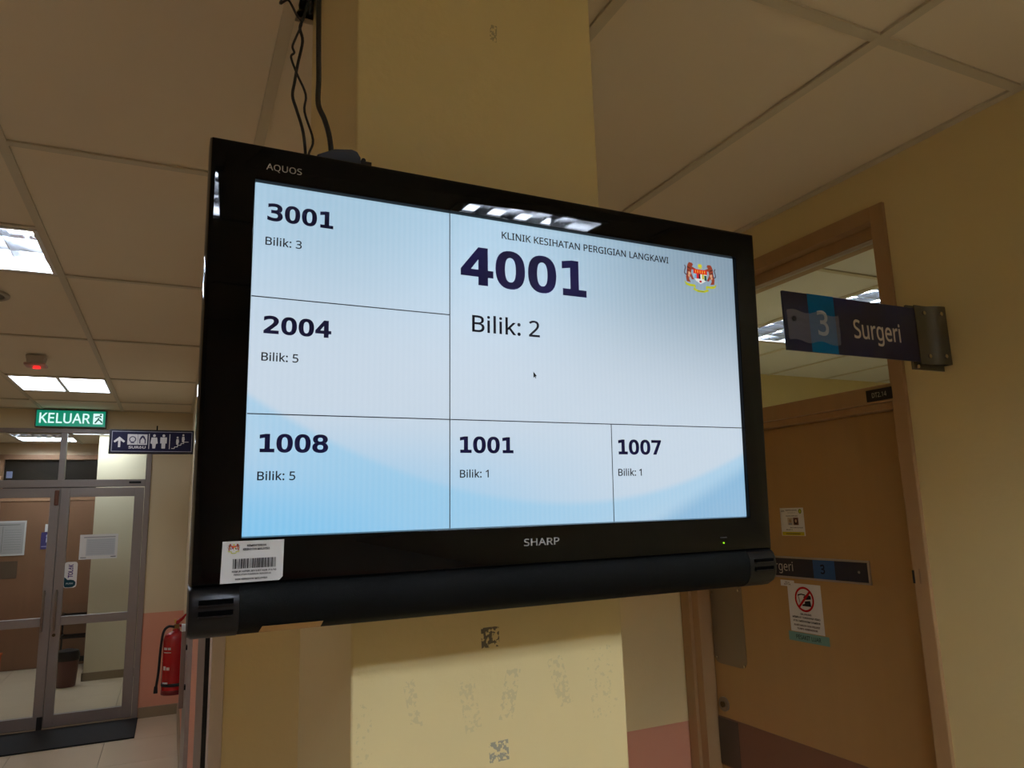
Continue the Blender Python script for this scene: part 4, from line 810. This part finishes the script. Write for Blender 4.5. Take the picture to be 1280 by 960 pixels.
# things stuck on the glass
t = thing('glass_notice', 'white landscape paper stuck on the right glass leaf, half over the pale wall', 'notice', (-.57, 7.356, Z(-.29)))
MB().box(-.715, -.425, 7.3545, 7.3555, Z(-.295), Z(-.085)).build('sheet', M_PAPER, t)
p = Print((-.715, 7.3545, Z(-.295)), (1, 0, 0), (0, 0, 1))
p.rect(.05, .03, .27, .175, (196, 200, 202), 0).rect(.03, .182, .27, .190, (150, 152, 155), 1).rect(.01, .012, .055, .018, (90, 92, 96), 1).rect(.24, .012, .28, .020, (110, 112, 116), 1)
for k in range(8): p.rect(.06, .045 + k * .016, .26, .050 + k * .016, (178, 182, 186), 1)
p.build('printing', t)
t = thing('tall_sticker', 'tall rounded white sticker with purple sideways letters and teal foot on the right glass leaf', 'sticker', (-.765, 7.356, Z(-.53)))
pr = []
x0, x1, z0, z1, r = -.815, -.718, Z(-.525), Z(-.310), .022
for cx_, cz_, a0 in ((x1 - r, z1 - r, 0), (x0 + r, z1 - r, 90), (x0 + r, z0 + r, 180), (x1 - r, z0 + r, 270)):
    for q in range(5): a = math.radians(a0 + q * 22.5); pr.append((cx_ + r * math.cos(a), cz_ + r * math.sin(a)))
MB().prism(pr, 'y', 7.3545, 7.3555).build('sheet', M_PAPER, t)
p = Print((x0, 7.3545, z0), (1, 0, 0), (0, 0, 1))
p.poly([(.004, .02), (.012, .006), (.04, .003), (.07, .006), (.088, .02), (.09, .045), (.075, .062), (.05, .068), (.03, .066), (.012, .085), (.004, .09)], (14, 62, 74), 1)
p.text('TOLAK', .066, .084, .112, .036, (74, 40, 120), 1, .03, math.pi / 2)
p.text('PUSH', .02, .030, .05, .012, (190, 205, 205), 2, .02); p.build('printing', t)

# ------------------------------------------------------------ door_3: brown wooden door in the lobby
d3 = bpy.data.objects.new('door_3', None); COL.objects.link(d3); d3.location = (-1.3, 10.46, 0); MW['door_3'] = Matrix.Translation((-1.3, 10.46, 0)); struct(d3)
M_LF = wood_mat('lobby_frame_wood', (158, 120, 90), .5)
for a, b, c, d in ((-1.93, -1.865, 0, Z(.86)), (-1.865, -.80, Z(.80), Z(.86)), (-1.865, -.80, Z(.30), Z(.36))):
    MB().box(a, b, 10.44, 10.52, c, d).build('door_frame', M_LF, d3, bevel=.002)
MB().box(-1.862, -1.332, 10.45, 10.49, .006, Z(.298)).build('door_leaf', M_LEAF2, d3, bevel=.002)
MB().box(-1.328, -.80, 10.45, 10.49, .006, Z(.298)).build('door_leaf', M_LEAF2, d3, bevel=.002)
MB().box(-1.865, -.80, 10.50, 10.51, Z(.36), Z(.80)).build('dark_pane', mat('dark_pane', (40, 36, 32), .15), d3)
MB().box(-1.84, -1.78, 10.492, 10.498, Z(.58), Z(.66)).build('pane_sticker', mat('blue_grey_paper', (120, 125, 150), .6), d3)
MB().box(-1.82, -1.64, 10.446, 10.451, Z(-.60), Z(-.40)).build('vent_grille', mat('dark_grille', (84, 66, 48), .6), d3)
t = thing('framed_notice', 'large white framed notice on the brown lobby door at the left edge', 'notice', (-1.78, 10.44, Z(-.34)))
MB().box(-2.0, -1.582, 10.440, 10.449, Z(-.335), Z(.070)).build('frame', mat('pale_frame', (205, 202, 196), .5), t)
MB().box(-1.985, -1.600, 10.4385, 10.4400, Z(-.315), Z(.050)).build('sheet', mat('grey_paper', (168, 164, 160), .6), t)
p = Print((-1.985, 10.4385, Z(-.315)), (1, 0, 0), (0, 0, 1)); p.rect(.1, .335, .34, .343, (110, 106, 104), 1)
for k in range(9): p.rect(.19, .05 + k * .028, .36, .056 + k * .028, (150, 147, 145), 1)
p.rect(.17, .02, .174, .32, (110, 106, 104), 1); p.build('printing', t)
t = thing('blue_door_sign', 'small purple blue sign with a white figure on the brown lobby door', 'sign', (-1.36, 10.44, Z(-.28)))
MB().box(-1.425, -1.315, 10.443, 10.450, Z(-.275), Z(-.075)).build('plate', mat('purple_blue', (52, 44, 104), .5), t)
p = Print((-1.425, 10.443, Z(-.275)), (1, 0, 0), (0, 0, 1)); p.disc(.07, .155, .018, .02, (200, 200, 215), 1, 12).poly([(.052, .08), (.09, .08), (.09, .135), (.055, .135)], (200, 200, 215), 1).rect(.01, .028, .10, .036, (170, 165, 195), 1); p.build('printing', t)
o = MB().box(-1.39, -1.315, 10.442, 10.449, Z(-.07), Z(.02)).build('white_card', M_PAPER); tag(rebase(o, (-1.36, 10.449, Z(-.07))), 'small white card stuck above the purple blue sign on the brown lobby door', 'card')

# lobby bin, rack and orange box
t = thing('waste_bin', 'dark red waste bin with black lid standing behind the right glass leaf', 'bin', (-.92, 9.15, 0))
MB().lathe(-.925, 9.15, [(.085, .001), (.09, .01), (.108, .26), (.108, .27)], 20).build('body', mat('dark_red_plastic', (92, 44, 36), .45), t)
MB().lathe(-.925, 9.15, [(.112, .262), (.114, .27), (.114, .32), (.10, .355), (.03, .375)], 20).build('lid', M_SATIN, t)
t = thing('wire_rack', 'low dark wire rack standing behind the red waste bin', 'rack', (-.95, 10.2, 0))
for x in (-1.12, -.84):
    for y in (10.05, 10.35): MB().box(x - .01, x + .01, y - .01, y + .01, 0, .62).build('post', M_SATIN, t)
for z in (.10, .36, .60):
    sh = MB()
    for k in range(6): sh.box(-1.12, -.84, 10.05 + k * .06 - .006, 10.05 + k * .06 + .006, z, z + .012)
    sh.box(-1.12, -1.10, 10.05, 10.35, z, z + .02).box(-.86, -.84, 10.05, 10.35, z, z + .02).build('shelf', M_SATIN, t)
t = thing('orange_box', 'orange box on the lobby floor cut by the left edge of the photo', 'box', (-1.93, 9.9, 0))
MB().box(-2.15, -1.66, 9.7, 10.1, .001, .24).build('body', mat('orange_plastic', (200, 92, 30), .5), t, bevel=.01)
MB().box(-2.16, -1.65, 9.69, 10.11, .24, .262).build('lid', mat('orange_plastic', (200, 92, 30)), t, bevel=.006)

# ------------------------------------------------------------ door_4: grey flush door and pull plate on the corridor side wall
d4 = bpy.data.objects.new('door_4', None); COL.objects.link(d4); d4.location = (.12, 2.9, 0); MW['door_4'] = Matrix.Translation((.12, 2.9, 0)); struct(d4)
MB().box(.118, .131, 2.56, 3.30, 0, 2.05).build('door_leaf', mat('grey_brown_laminate', (128, 112, 98), .5), d4)
MB().box(.112, .131, 2.545, 2.56, 0, 2.05).build('door_frame', M_BLACK, d4)  # solid black strip standing in for the dark gap beside the corner trim
d5 = bpy.data.objects.new('door_5', None); COL.objects.link(d5); d5.location = (.12, 4.8, 0); MW['door_5'] = Matrix.Translation((.12, 4.8, 0)); struct(d5)
lf = MB().box(.110, .131, 4.40, 5.25, .01, 2.05).build('door_leaf', mat('pale_grey_laminate', (164, 154, 146), .45), d5)
hp = MB().box(.078, .102, 4.58, 4.63, Z(-1.005), Z(-.60)).build('pull_plate', mat('pull_plate_grey', (140, 118, 108), .4, .2), lf, bevel=.003)
MB().box(.076, .104, 4.576, 4.634, Z(-.60), Z(-.565)).build('pull_cap', M_PAPER, lf)
for z in (-.69, -.90): MB().box(.10, .112, 4.585, 4.625, Z(z) - .012, Z(z) + .012).build('pull_bracket', M_SATIN, lf)

# ------------------------------------------------------------ exit sign, hanging direction sign
t = thing('exit_sign', 'green lit exit sign reading KELUAR above the glass double door', 'sign', (-.84, 7.30, Z(.846)))
MB().box(-1.108, -.574, 7.285, 7.34, Z(.840), Z(.992)).build('housing', mat('grey_housing', (110, 110, 108), .4), t, bevel=.003)
MB().box(-1.100, -.582, 7.281, 7.285, Z(.848), Z(.984)).build('panel', mat('exit_green', (8, 132, 104), .3, emit=.75), t)
p = Print((-1.100, 7.281, Z(.848)), (1, 0, 0), (0, 0, 1), emit=1.0)
EW = (205, 240, 235)
p.text('KELUAR', .022, .026, .380, .088, EW, 1, .01)
p.rect(.425, .022, .500, .116, EW, 1)
q = Print((-1.100, 7.281, Z(.848)), (1, 0, 0), (0, 0, 1), emit=.5, lift=.0010)
q.line([(.440, .032), (.458, .055), (.470, .078)], .012, (10, 110, 90), 1).line([(.495, .035), (.480, .055), (.468, .060)], .012, (10, 110, 90), 1)
q.line([(.438, .085), (.470, .092), (.488, .074)], .010, (10, 110, 90), 1).disc(.482, .103, .009, .009, (10, 110, 90), 1, 12)
p.build('lettering', t); q.build('running_figure', t)

# direction sign sticking out from the corridor wall
YS = 6.45; k_ = YS / 7.34
x0, x1, z0, z1 = -.480, .128, Z(.542), Z(.735)
t = thing('direction_sign', 'long navy direction sign with arrow, SURAU, toilet and stairs pictograms beside exit sign', 'sign', (.12, YS, z0))
MB().box(x0, x1, YS, YS + .03, z0, z1).build('housing', mat('black_sign_frame', (22, 20, 30), .4), t, bevel=.003)
p = Print((x0, YS, z0), (1, 0, 0), (0, 0, 1)); WS, HS = x1 - x0, z1 - z0
p.rect(.018, .018, WS - .012, HS - .014, (150, 148, 158), 0).rect(.022, .022, WS - .016, HS - .018, (28, 26, 52), 1)
WC = (196, 190, 188)
p.poly([(.064, .052), (.080, .052), (.080, .105), (.104, .088), (.112, .100), (.072, .135), (.032, .100), (.040, .088), (.064, .105)], WC, 2)
p.rect(.128, .072, .200, .156, WC, 2).rect(.202, .072, .268, .156, WC, 2)
p.ring(.164, .115, .018, .025, (60, 56, 80), 3, 20).rect(.150, .084, .178, .090, (60, 56, 80), 3)
p.poly([(.212, .082), (.258, .082), (.258, .115), (.248, .138), (.235, .148), (.222, .138), (.212, .115)], (60, 56, 80), 3)
p.poly([(.220, .084), (.250, .084), (.250, .110), (.235, .130), (.220, .110)], WC, 4)
p.text('SURAU', .138, .042, .122, .020, WC, 2, .03)
p.rect(.279, .040, .284, .160, WC, 2).rect(.428, .040, .433, .160, WC, 2)
for cx_, wide in ((.318, 1), (.386, 0)):
    p.disc(cx_, .147, .010, .011, WC, 2, 14)
    if wide: p.poly([(cx_ - .020, .132), (cx_ + .020, .132), (cx_ + .027, .085), (cx_ + .014, .080), (cx_ + .010, .044), (cx_ - .010, .044), (cx_ - .014, .080), (cx_ - .027, .085)], WC, 2)
    else: p.poly([(cx_ - .024, .134), (cx_ + .024, .134), (cx_ + .024, .085), (cx_ + .014, .085), (cx_ + .013, .044), (cx_ - .013, .044), (cx_ - .014, .085), (cx_ - .024, .085)], WC, 2)
p.line([(.445, .045), (.468, .045), (.468, .058), (.490, .058), (.490, .072), (.515, .072), (.515, .086), (.535, .086), (.535, .098), (.570, .098)], .005, WC, 2)
for cx_, cz_ in ((.488, .100), (.530, .120)):
    p.disc(cx_, cz_ + .034, .007, .008, WC, 2, 12).poly([(cx_ - .008, cz_ + .022), (cx_ + .008, cz_ + .022), (cx_ + .011, cz_), (cx_ + .005, cz_ - .024), (cx_ - .007, cz_ - .024), (cx_ - .010, cz_)], WC, 2)
p.build('lettering', t)
MB().box(-.15, -.14, YS + .01, YS + .02, z1, z1 + .035).build('hanger_hook', M_SATIN, t)

# ------------------------------------------------------------ small ceiling things
t = thing('warning_beacon', 'small white ceiling box with a glowing red lamp beside the far ceiling light', 'beacon', (-.78, 5.0, Zc))
MB().prism([(-.83, Zc - .004), (-.73, Zc - .004), (-.74, Zc - .05), (-.82, Zc - .05)], 'y', 4.95, 5.05).build('base', mat('beacon_grey', (190, 176, 160), .5), t, bevel=.004)
MB().box(-.835, -.725, 4.945, 5.055, Zc - .064, Zc - .05).build('cover', mat('beacon_pink', (205, 165, 155), .4), t, bevel=.004)
MB().cyl((-.775, 5.0), .022, 'z', Zc - .076, Zc - .064, 16, .016).build('red_lamp', mat('red_lamp', (255, 40, 40), .3, emit=1.2), t)
t = thing('ceiling_speaker', 'round grey ceiling grille cut by the left edge below the louvred light', 'speaker', (-.80, 3.68, Zc))
s_ = MB(); n = 28
s_.smooth = True
s_.loft([[(-.80 + r * math.cos(2 * math.pi * i / n), 3.69 + r * math.sin(2 * math.pi * i / n), z) for i in range(n)] for r, z in ((.105, Zc + .004), (.105, Zc - .004), (.098, Zc - .008), (.086, Zc - .006), (.086, Zc - .001))]); s_.build('ring', mat('grille_ring', (170, 158, 138), .5), t)
MB().cyl((-.80, 3.69), .085, 'z', Zc - .003, Zc - .0005, 28).build('grille', mat('grille_mesh', (110, 100, 84), .6, bump=1, bscale=500), t)

# ------------------------------------------------------------ fire extinguisher on the corridor wall
ex, ey = .054, 5.02
t = thing('fire_extinguisher', 'red fire extinguisher with black hose hung low on the corridor wall', 'extinguisher', (ex, ey, Z(-1.0)))
RED = mat('extinguisher_red', (176, 16, 22), .25, coat=.4)
b0, b1 = Z(-1.005), Z(-.655)
bd = MB().lathe(ex, ey, [(.060, b0), (.068, b0 + .008), (.068, b0 + .045), (.069, b0 + .05), (.069, b1 - .04), (.063, b1 - .018), (.045, b1 - .004), (.022, b1 + .004), (.018, b1 + .02)], 28).build('cylinder', RED, t)
MB().lathe(ex, ey, [(.069, b0 - .002), (.0695, b0 + .002), (.0695, b0 + .022), (.068, b0 + .024)], 28).build('foot_ring', mat('dark_red', (110, 14, 18), .4), t)
MB().box(ex - .016, ex + .016, ey - .014, ey + .014, b1 + .012, b1 + .045).build('valve', mat('brass', (150, 110, 60), .35, .8), t, bevel=.004)
up_ = MB().prism([(ex - .005, b1 + .045), (ex + .012, b1 + .045), (ex + .040, b1 + .072), (ex + .056, b1 + .100), (ex + .047, b1 + .102), (ex + .026, b1 + .080), (ex - .004, b1 + .064)], 'y', ey - .010, ey + .010).build('squeeze_lever', RED, t, bevel=.002)
MB().prism([(ex + .006, b1 + .030), (ex + .050, b1 + .020), (ex + .066, b1 + .028), (ex + .052, b1 + .034), (ex + .012, b1 + .044)], 'y', ey - .009, ey + .009).build('carry_handle', RED, t, bevel=.002)
MB().box(ex - .012, ex - .004, ey - .012, ey + .012, b1 + .052, b1 + .072).build('safety_pin', mat('yellow_tag', (220, 180, 60), .5), t)
MB().tube([(ex - .012, ey - .01, b1 + .03), (ex - .045, ey - .02, b1 + .035), (ex - .070, ey - .02, b1 + .005), (ex - .080, ey - .02, b1 - .08), (ex - .086, ey - .02, b1 - .22), (ex - .092, ey - .02, b0 + .07), (ex - .096, ey - .02, b0 + .03)], .0075).build('hose', M_BLACK, t)
MB().cyl((ex - .096, ey - .02), .012, 'z', b0 + .012, b0 + .05, 12, .009).build('nozzle', M_BLACK, t)
MB().lathe(ex, ey, [(.0695, b0 + .045), (.0708, b0 + .048), (.0708, b0 + .060), (.0695, b0 + .063)], 28).build('strap', M_BLACK, t)
# curved white print on the front of the cylinder
def arcstrip(a0, a1, z0, z1, nseg=6, rad=.0696):
    lb_ = MB(); lb_.smooth = True
    pts = [(ex + rad * math.sin(math.radians(a0 + (a1 - a0) * i / nseg)), ey - rad * math.cos(math.radians(a0 + (a1 - a0) * i / nseg))) for i in range(nseg + 1)]
    for a, b in zip(pts, pts[1:]): lb_.f([lb_.v((a[0], a[1], z0)), lb_.v((b[0], b[1], z0)), lb_.v((b[0], b[1], z1)), lb_.v((a[0], a[1], z1))])
    lb_.build('printed_band', mat('print_white', (215, 200, 195), .5), t)
for a0, a1, z0, z1 in ((-62, -40, .255, .268), (-36, -22, .255, .268), (-62, -20, .238, .242), (-60, -44, .140, .162), (-40, -24, .140, .156), (-62, -30, .060, .072)): arcstrip(a0, a1, b0 + z0, b0 + z1)
MB().box(.118, .1295, ey - .02, ey + .02, b0 + .03, b1).build('wall_bracket', M_SATIN, t)

# ============================================================ TELEVISION
# tv coordinates: u to the right, y into the wall, w up, origin at the screen's upper left corner
Xa = Vector((.99986, .01676, .00144)).normalized(); Na = Vector((-.0168, .99893, .04299)).normalized()
Ua = Xa.cross(Na).normalized(); Na = Ua.cross(Xa).normalized()
P0 = Vector((.0674, .8072, EYE + .3749))
TVM = Matrix(((Xa.x, Na.x, Ua.x, P0.x), (Xa.y, Na.y, Ua.y, P0.y), (Xa.z, Na.z, Ua.z, P0.z), (0, 0, 0, 1)))
tv = thing('television', 'black wall television showing clinic queue numbers, mounted on the yellow pillar', 'television', mx=TVM @ Matrix.Translation((.349, .03, -.495)))
T = lambda: MB(TVM)
L, R, TP, BT = -.049, .7435, .0445, -.441
SW, SH = .7005, -.3926
# bezel ring with chamfered inner edge
def ring(mb, rects):
    """rects: list of (x0,x1,z0,z1,y) lofted in a closed loop"""
    mb.loft([[(a, y, c), (b, y, c), (b, y, d), (a, y, d)] for a, b, c, d, y in rects], caps=False, closed=True)
bz = T(); ring(bz, [(0, SW, SH, 0, .002), (-.0012, SW + .0012, SH - .0012, .0012, -.0055), (L + .006, R - .006, BT + .002, TP - .006, -.0055), (L + .002, R - .002, BT, TP - .002, -.003), (L, R, BT, TP, .004), (L, R, BT, TP, .030), (0, SW, SH, 0, .030)])
bz.build('bezel', M_GLOSS, tv, bevel=.0008)
T().loft([[(a, y, c), (b, y, c), (b, y, d), (a, y, d)] for a, b, c, d, y in ((L + .004, R - .004, BT - .02, TP - .004, .030), (L + .01, R - .01, BT - .02, TP - .01, .045), (.06, .64, -.42, .0, .068))]).build('back_shell', M_SATIN, tv)
# screen
ms = bpy.data.materials.new('lit_screen'); ms.use_nodes = True; nt = ms.node_tree; MATS['lit_screen'] = ms
bs = nt.nodes['Principled BSDF']; bs.inputs['Base Color'].default_value = (.01, .01, .012, 1); bs.inputs['Roughness'].default_value = .35
tc = nt.nodes.new('ShaderNodeTexCoord'); sp = nt.nodes.new('ShaderNodeSeparateXYZ'); nt.links.new(tc.outputs['Object'], sp.inputs[0])
# object space: origin at the television's base; back to screen fractions
fx = math_node(nt, 'DIVIDE', math_node(nt, 'ADD', sp.outputs['X'], .349), .70)      # 0 left .. 1 right
fz = math_node(nt, 'DIVIDE', math_node(nt, 'SUBTRACT', .495, sp.outputs['Z']), .3926)  # 0 top .. 1 bottom
def smooth(v, a, b):
    n = nt.nodes.new('ShaderNodeMapRange'); n.interpolation_type = 'SMOOTHSTEP'
    nt.links.new(v, n.inputs[0]); n.inputs[1].default_value = a; n.inputs[2].default_value = b; return n.outputs[0]
col = mix_col(nt, smooth(fz, 0, .55), lin((160, 194, 216)), lin((198, 214, 229)))
col = mix_col(nt, math_node(nt, 'MULTIPLY', smooth(fz, .62, 1.0), smooth(fx, .85, 0.0)), col, lin((128, 196, 236)))
# sweeping waves of the displayed wallpaper
cur = math_node(nt, 'ADD', .93, math_node(nt, 'MULTIPLY', -.95, math_node(nt, 'POWER', math_node(nt, 'ABSOLUTE', math_node(nt, 'SUBTRACT', fx, .58)), 2)))
d = math_node(nt, 'SUBTRACT', fz, cur)
band = math_node(nt, 'MULTIPLY', smooth(d, -.012, .02), smooth(d, .24, .03))
col = mix_col(nt, math_node(nt, 'MULTIPLY', band, .55), col, lin((140, 200, 234)))
cur2 = math_node(nt, 'SUBTRACT', 1.62, math_node(nt, 'MULTIPLY', .82, fx))
d2_ = math_node(nt, 'SUBTRACT', fz, cur2)
col = mix_col(nt, math_node(nt, 'MULTIPLY', smooth(d2_, -.02, .06), .8), col, lin((124, 178, 216)))
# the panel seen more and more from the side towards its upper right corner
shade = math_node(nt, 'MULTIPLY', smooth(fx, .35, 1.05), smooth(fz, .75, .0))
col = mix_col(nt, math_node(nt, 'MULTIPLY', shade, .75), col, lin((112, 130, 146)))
wv = nt.nodes.new('ShaderNodeTexWave'); wv.inputs['Scale'].default_value = 45; wv.inputs['Distortion'].default_value = .6
nt.links.new(tc.outputs['Object'], wv.inputs['Vector'])
col = mix_col(nt, math_node(nt, 'MULTIPLY', wv.outputs['Fac'], .05), col, lin((235, 240, 250)))
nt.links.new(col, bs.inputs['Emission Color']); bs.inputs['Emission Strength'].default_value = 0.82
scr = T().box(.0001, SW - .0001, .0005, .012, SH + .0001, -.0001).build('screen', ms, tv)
so = TVM @ Vector((0, .0005, 0))
p = Print(so, Xa, Ua, lift=.0002, step=.0001)
NV = (18, 14, 78); BK = (16, 18, 34)
for s_, x, y, w_, c_ in (('3001', .0137, -.0428, .0739, .0204), ('2004', .0139, -.1727, .0742, .0200), ('1008', .0140, -.3037, .0735, .0200), ('1001', .2466, -.3027, .0726, .0202), ('1007', .4778, -.3030, .0720, .0202)):
    p.text(s_, x, y, w_, c_, NV, 1, .026, key='d')
p.text('4001', .2481, -.0895, .1855, .0500, (32, 24, 104), 1, .026, key='d')
p.text('Bilik: 2', .2634, -.1506, .0965, .0215, (18, 18, 44), 1, .006)
for s_, x, y, w_ in (('Bilik: 3', .0126, -.0716, .0398), ('Bilik: 5', .0127, -.2035, .0396), ('Bilik: 5', .0128, -.3338, .0398), ('Bilik: 1', .2465, -.3327, .0382), ('Bilik: 1', .4765, -.3320, .0385)):
    p.text(s_, x, y, w_, .0094, BK, 1, .008)
p.text('KLINIK KESIHATAN PERGIGIAN LANGKAWI', .3059, -.0232, .2705, .0096, (14, 14, 18), 1, .010)
p.poly([(.3494, -.1967), (.3494, -.2048), (.3512, -.2032), (.3526, -.2056), (.3534, -.2050), (.3522, -.2028), (.3544, -.2024)], (12, 12, 16), 1)
LC = (56, 62, 74); lw = .0006
p.rect(.2334 - lw, SH, .2334 + lw, 0, LC, 0).rect(0, -.1318 - lw, .2334, -.1318 + lw, LC, 0).rect(0, -.2622 - lw, SW, -.2622 + lw, LC, 0).rect(.4674 - lw, SH, .4674 + lw, -.2622, LC, 0)
p.build('screen_text', scr)
p = Print(so, Xa, Ua, lift=.0002, emit=.75, step=.0001)
crest(p, .604, -.0600, .0620, .0440); p.build('screen_crest', scr)
# marks on the bezel
bo = TVM @ Vector((0, -.0050, 0))
p = Print(bo, Xa, Ua, lift=.0012); p.text('SHARP', .3288, -.4175, .0505, .0088, (150, 150, 150), 1, .012); p.build('maker_mark', tv, 'grey maker wordmark on the lower bezel')
p = Print(bo, Xa, Ua, lift=.0012); p.text('AQUOS', .0100, .0140, .0390, .0075, (175, 172, 168), 1, .006); p.build('series_mark', tv)
ld = T(); ld.smooth = True; ld.cyl((.6486, -.4282), .0011, 'y', -.0068, -.0045, 10); ld.build('power_lamp', mat('green_lamp', (150, 220, 20), .3, emit=1.0), tv)
T().box(.643, .655, -.0063, -.0050, -.4215, -.4200).build('sensor_window', mat('dark_grey_window', (52, 52, 54), .3), tv)
# asset sticker
sx0, sx1, sz0, sz1 = -.0205, .0418, -.4390, -.3965
T().prism([(sx0, sz0), (sx1 - .004, sz0 + .0005), (sx1 - .0005, sz0 + .004), (sx1, sz1), (sx0 + .001, sz1)], 'y', -.0066, -.0054).build('asset_sticker', mat('sticker_white', (212, 212, 210), .5), tv)
p = Print(TVM @ Vector((sx0, -.0066, sz0)), Xa, Ua, lift=.0003)
crest(p, .0060, .0300, .0120, .0100)
K = (36, 36, 40)
p.text('KEMENTERIAN', .0250, .0366, .0190, .0022, K, 1, .03).text('KESIHATAN MALAYSIA', .0210, .0328, .0270, .0023, K, 1, .03)
rnd = random.Random(3); x = .0115
while x < .0545:
    w_ = rnd.choice((.0003, .0005, .0008, .0013)); p.rect(x, .0145, x + w_, .0245, (24, 24, 26), 1); x += w_ + rnd.choice((.0003, .0005, .0007))
p.text('KKM JK H/PER 2011/ST HAR /11/10', .0110, .0108, .0440, .0018, K, 1, .03).text('PERALATAN PAMERAN BERGERAK', .0130, .0076, .0370, .0017, K, 1, .02).text('HAK KERAJAAN MALAYSIA', .0145, .0030, .0320, .0018, K, 1, .03)
p.build('sticker_print', tv)
# speaker bar under the screen, with two end caps
def barprof(e=0): return [(.040, -.4412), (-.001, -.4412), (-.0045 - e, -.4445), (-.0085 - e, -.4530), (-.0100 - e, -.4640), (-.0085 - e, -.4760), (-.0030 - e, -.4860 - e), (.0060, -.4920 - e), (.018, -.4950 - e), (.032, -.4935), (.040, -.4900)]
sb = T(); sb.smooth = True; sb.prism(barprof(), 'x', -.0008, .6925); sb.build('speaker_bar', M_CLOTH, tv)
for a, b in ((L, -.0012), (.693, R + .003)):
    cp = T(); cp.smooth = True
    s0, s1 = (a + .004, b) if a < .1 else (a, b - .006)
    pr = barprof(.0006)
    mid = (sum(q[0] for q in pr) / len(pr), sum(q[1] for q in pr) / len(pr))
    sm = lambda f: [(mid[0] + (q[0] - mid[0]) * f, mid[1] + (q[1] - mid[1]) * f) for q in pr]
    rings = [(a, sm(.90)), (s0, pr), (s1, pr), (b, pr)] if a < .1 else [(a, pr), (s1, pr), (b - .002, sm(.93)), (b, sm(.80))]
    cp.loft([[(xx, q[0], q[1]) for q in r_] for xx, r_ in rings])
    cp = cp.build('speaker_cap', M_SATIN, tv)
    u0, u1 = (a + .009, b - .006) if a < .1 else (a + .008, b - .011)
    for wz in (-.4580, -.4690):
        sl = T().box(u0, u1, -.0128, -.008, wz, wz + .0045); sl.build('vent_slot', mat('slot_black', (2, 2, 2), .9, spec=.05), cp)
        T().box(u0, u1, -.0136, -.009, wz - .0016, wz - .0002).build('slot_lip', M_SATIN, cp)
T().loft([[(.0226, -.0052, -.4850), (.0855, -.0052, -.4850), (.0855, -.0042, -.4850), (.0226, -.0042, -.4850)], [(.0205, .0055, -.4926), (.0845, .0055, -.4926), (.0845, .0065, -.4926), (.0205, .0065, -.4926)]]).build('info_label', mat('tan_label', (196, 158, 104), .5), tv)
# wall bracket between set and pillar
t = thing('wall_mount', 'dark steel wall mount hidden between the television and the pillar', 'bracket', (.42, .965, EYE))
MB().box(.30, .54, .955, .9645, EYE - .02, EYE + .22).build('wall_plate', M_SATIN, t)
MB().box(.33, .36, .888, .955, EYE + .05, EYE + .09).build('arm', M_SATIN, t); MB().box(.48, .51, .888, .955, EYE + .05, EYE + .09).build('arm', M_SATIN, t)

# ------------------------------------------------------------ box and cables on top
t = thing('signal_box', 'small black box lying on top of the television below the cables', 'box', (.17, .87, 2.075))
def tp_(u, y, w_): return TVM @ Vector((u, y, w_))
bx = T().prism([(.074, .0412), (.1325, .0412), (.1310, .0760), (.1265, .0835), (.119, .0850), (.098, .0815), (.076, .0700)], 'y', .050, .085); bx.build('body', M_SATIN, t, bevel=.002)
T().box(.1322, .1475, .060, .074, .055, .0765).build('plug', M_BLACK, t)
T().cyl((.1375, .0785), .0030, 'y', .062, .072, 10).build('plug_knob', M_BLACK, t)
ca = [(.192, 1.30, 2.648), (.172, 1.12, 2.60), (.105, .95, 2.365), (.112, .93, 2.352), (.123, .93, 2.333), (.130, .927, 2.320), (.124, .93, 2.300), (.119, .93, 2.283), (.1215, .93, 2.274), (.1175, .93, 2.266), (.125, .928, 2.243), (.138, .93, 2.215), (.137, .93, 2.189), (.149, .93, 2.150), (.143, .93, 2.125), (.141, .925, 2.08)]
cb = [(.200, 1.32, 2.648), (.180, 1.14, 2.58), (.146, .95, 2.39), (.139, 0.945, 2.360), (.135, 0.945, 2.342), (.130, 0.943, 2.323), (.134, 0.943, 2.303), (.128, 0.943, 2.265), (.125, 0.945, 2.240), (.122, 0.940, 2.215), (.128, 0.940, 2.195), (.137, 0.940, 2.165), (.1415, 0.940, 2.125), (.142, 0.940, 2.08)]
cc = [(.204, 1.34, 2.648), (.175, 1.10, 2.60), (.155, .94, 2.42), (.153, .93, 2.365), (.154, .93, 2.290), (.155, .93, 2.241), (.155, .93, 2.205), (.164, .93, 2.183), (.171, .93, 2.158), (.1745, .93, 2.125), (.175, .925, 2.08)]
for pts, r, lab in ((ca, .0016, 'thin black cable crossing over the other thin one above the television'), (cb, .0021, 'slightly thicker twisted black cable running down to the television top'), (cc, .0036, 'thickest black cable hanging straight down beside the pillar edge')):
    o = MB().tube(pts, r).build('cable', M_CABLE); tag(o, lab, 'cable', 'black cables above the television')
for (x, y), r, lab in (((.183, 1.315), .0035, 'stubby black cable end poking through the ceiling hole by the pillar, left one'), ((.205, 1.32), .0022, 'thin black cable end poking through the ceiling hole by the pillar, right one')):
    o = MB().tube([(x, y, 2.70), (x - .002, y + .004, 2.655), (x, y + .006, 2.636)], r).build('cable_end', M_CABLE); tag(o, lab, 'cable', 'cable ends at the ceiling hole')
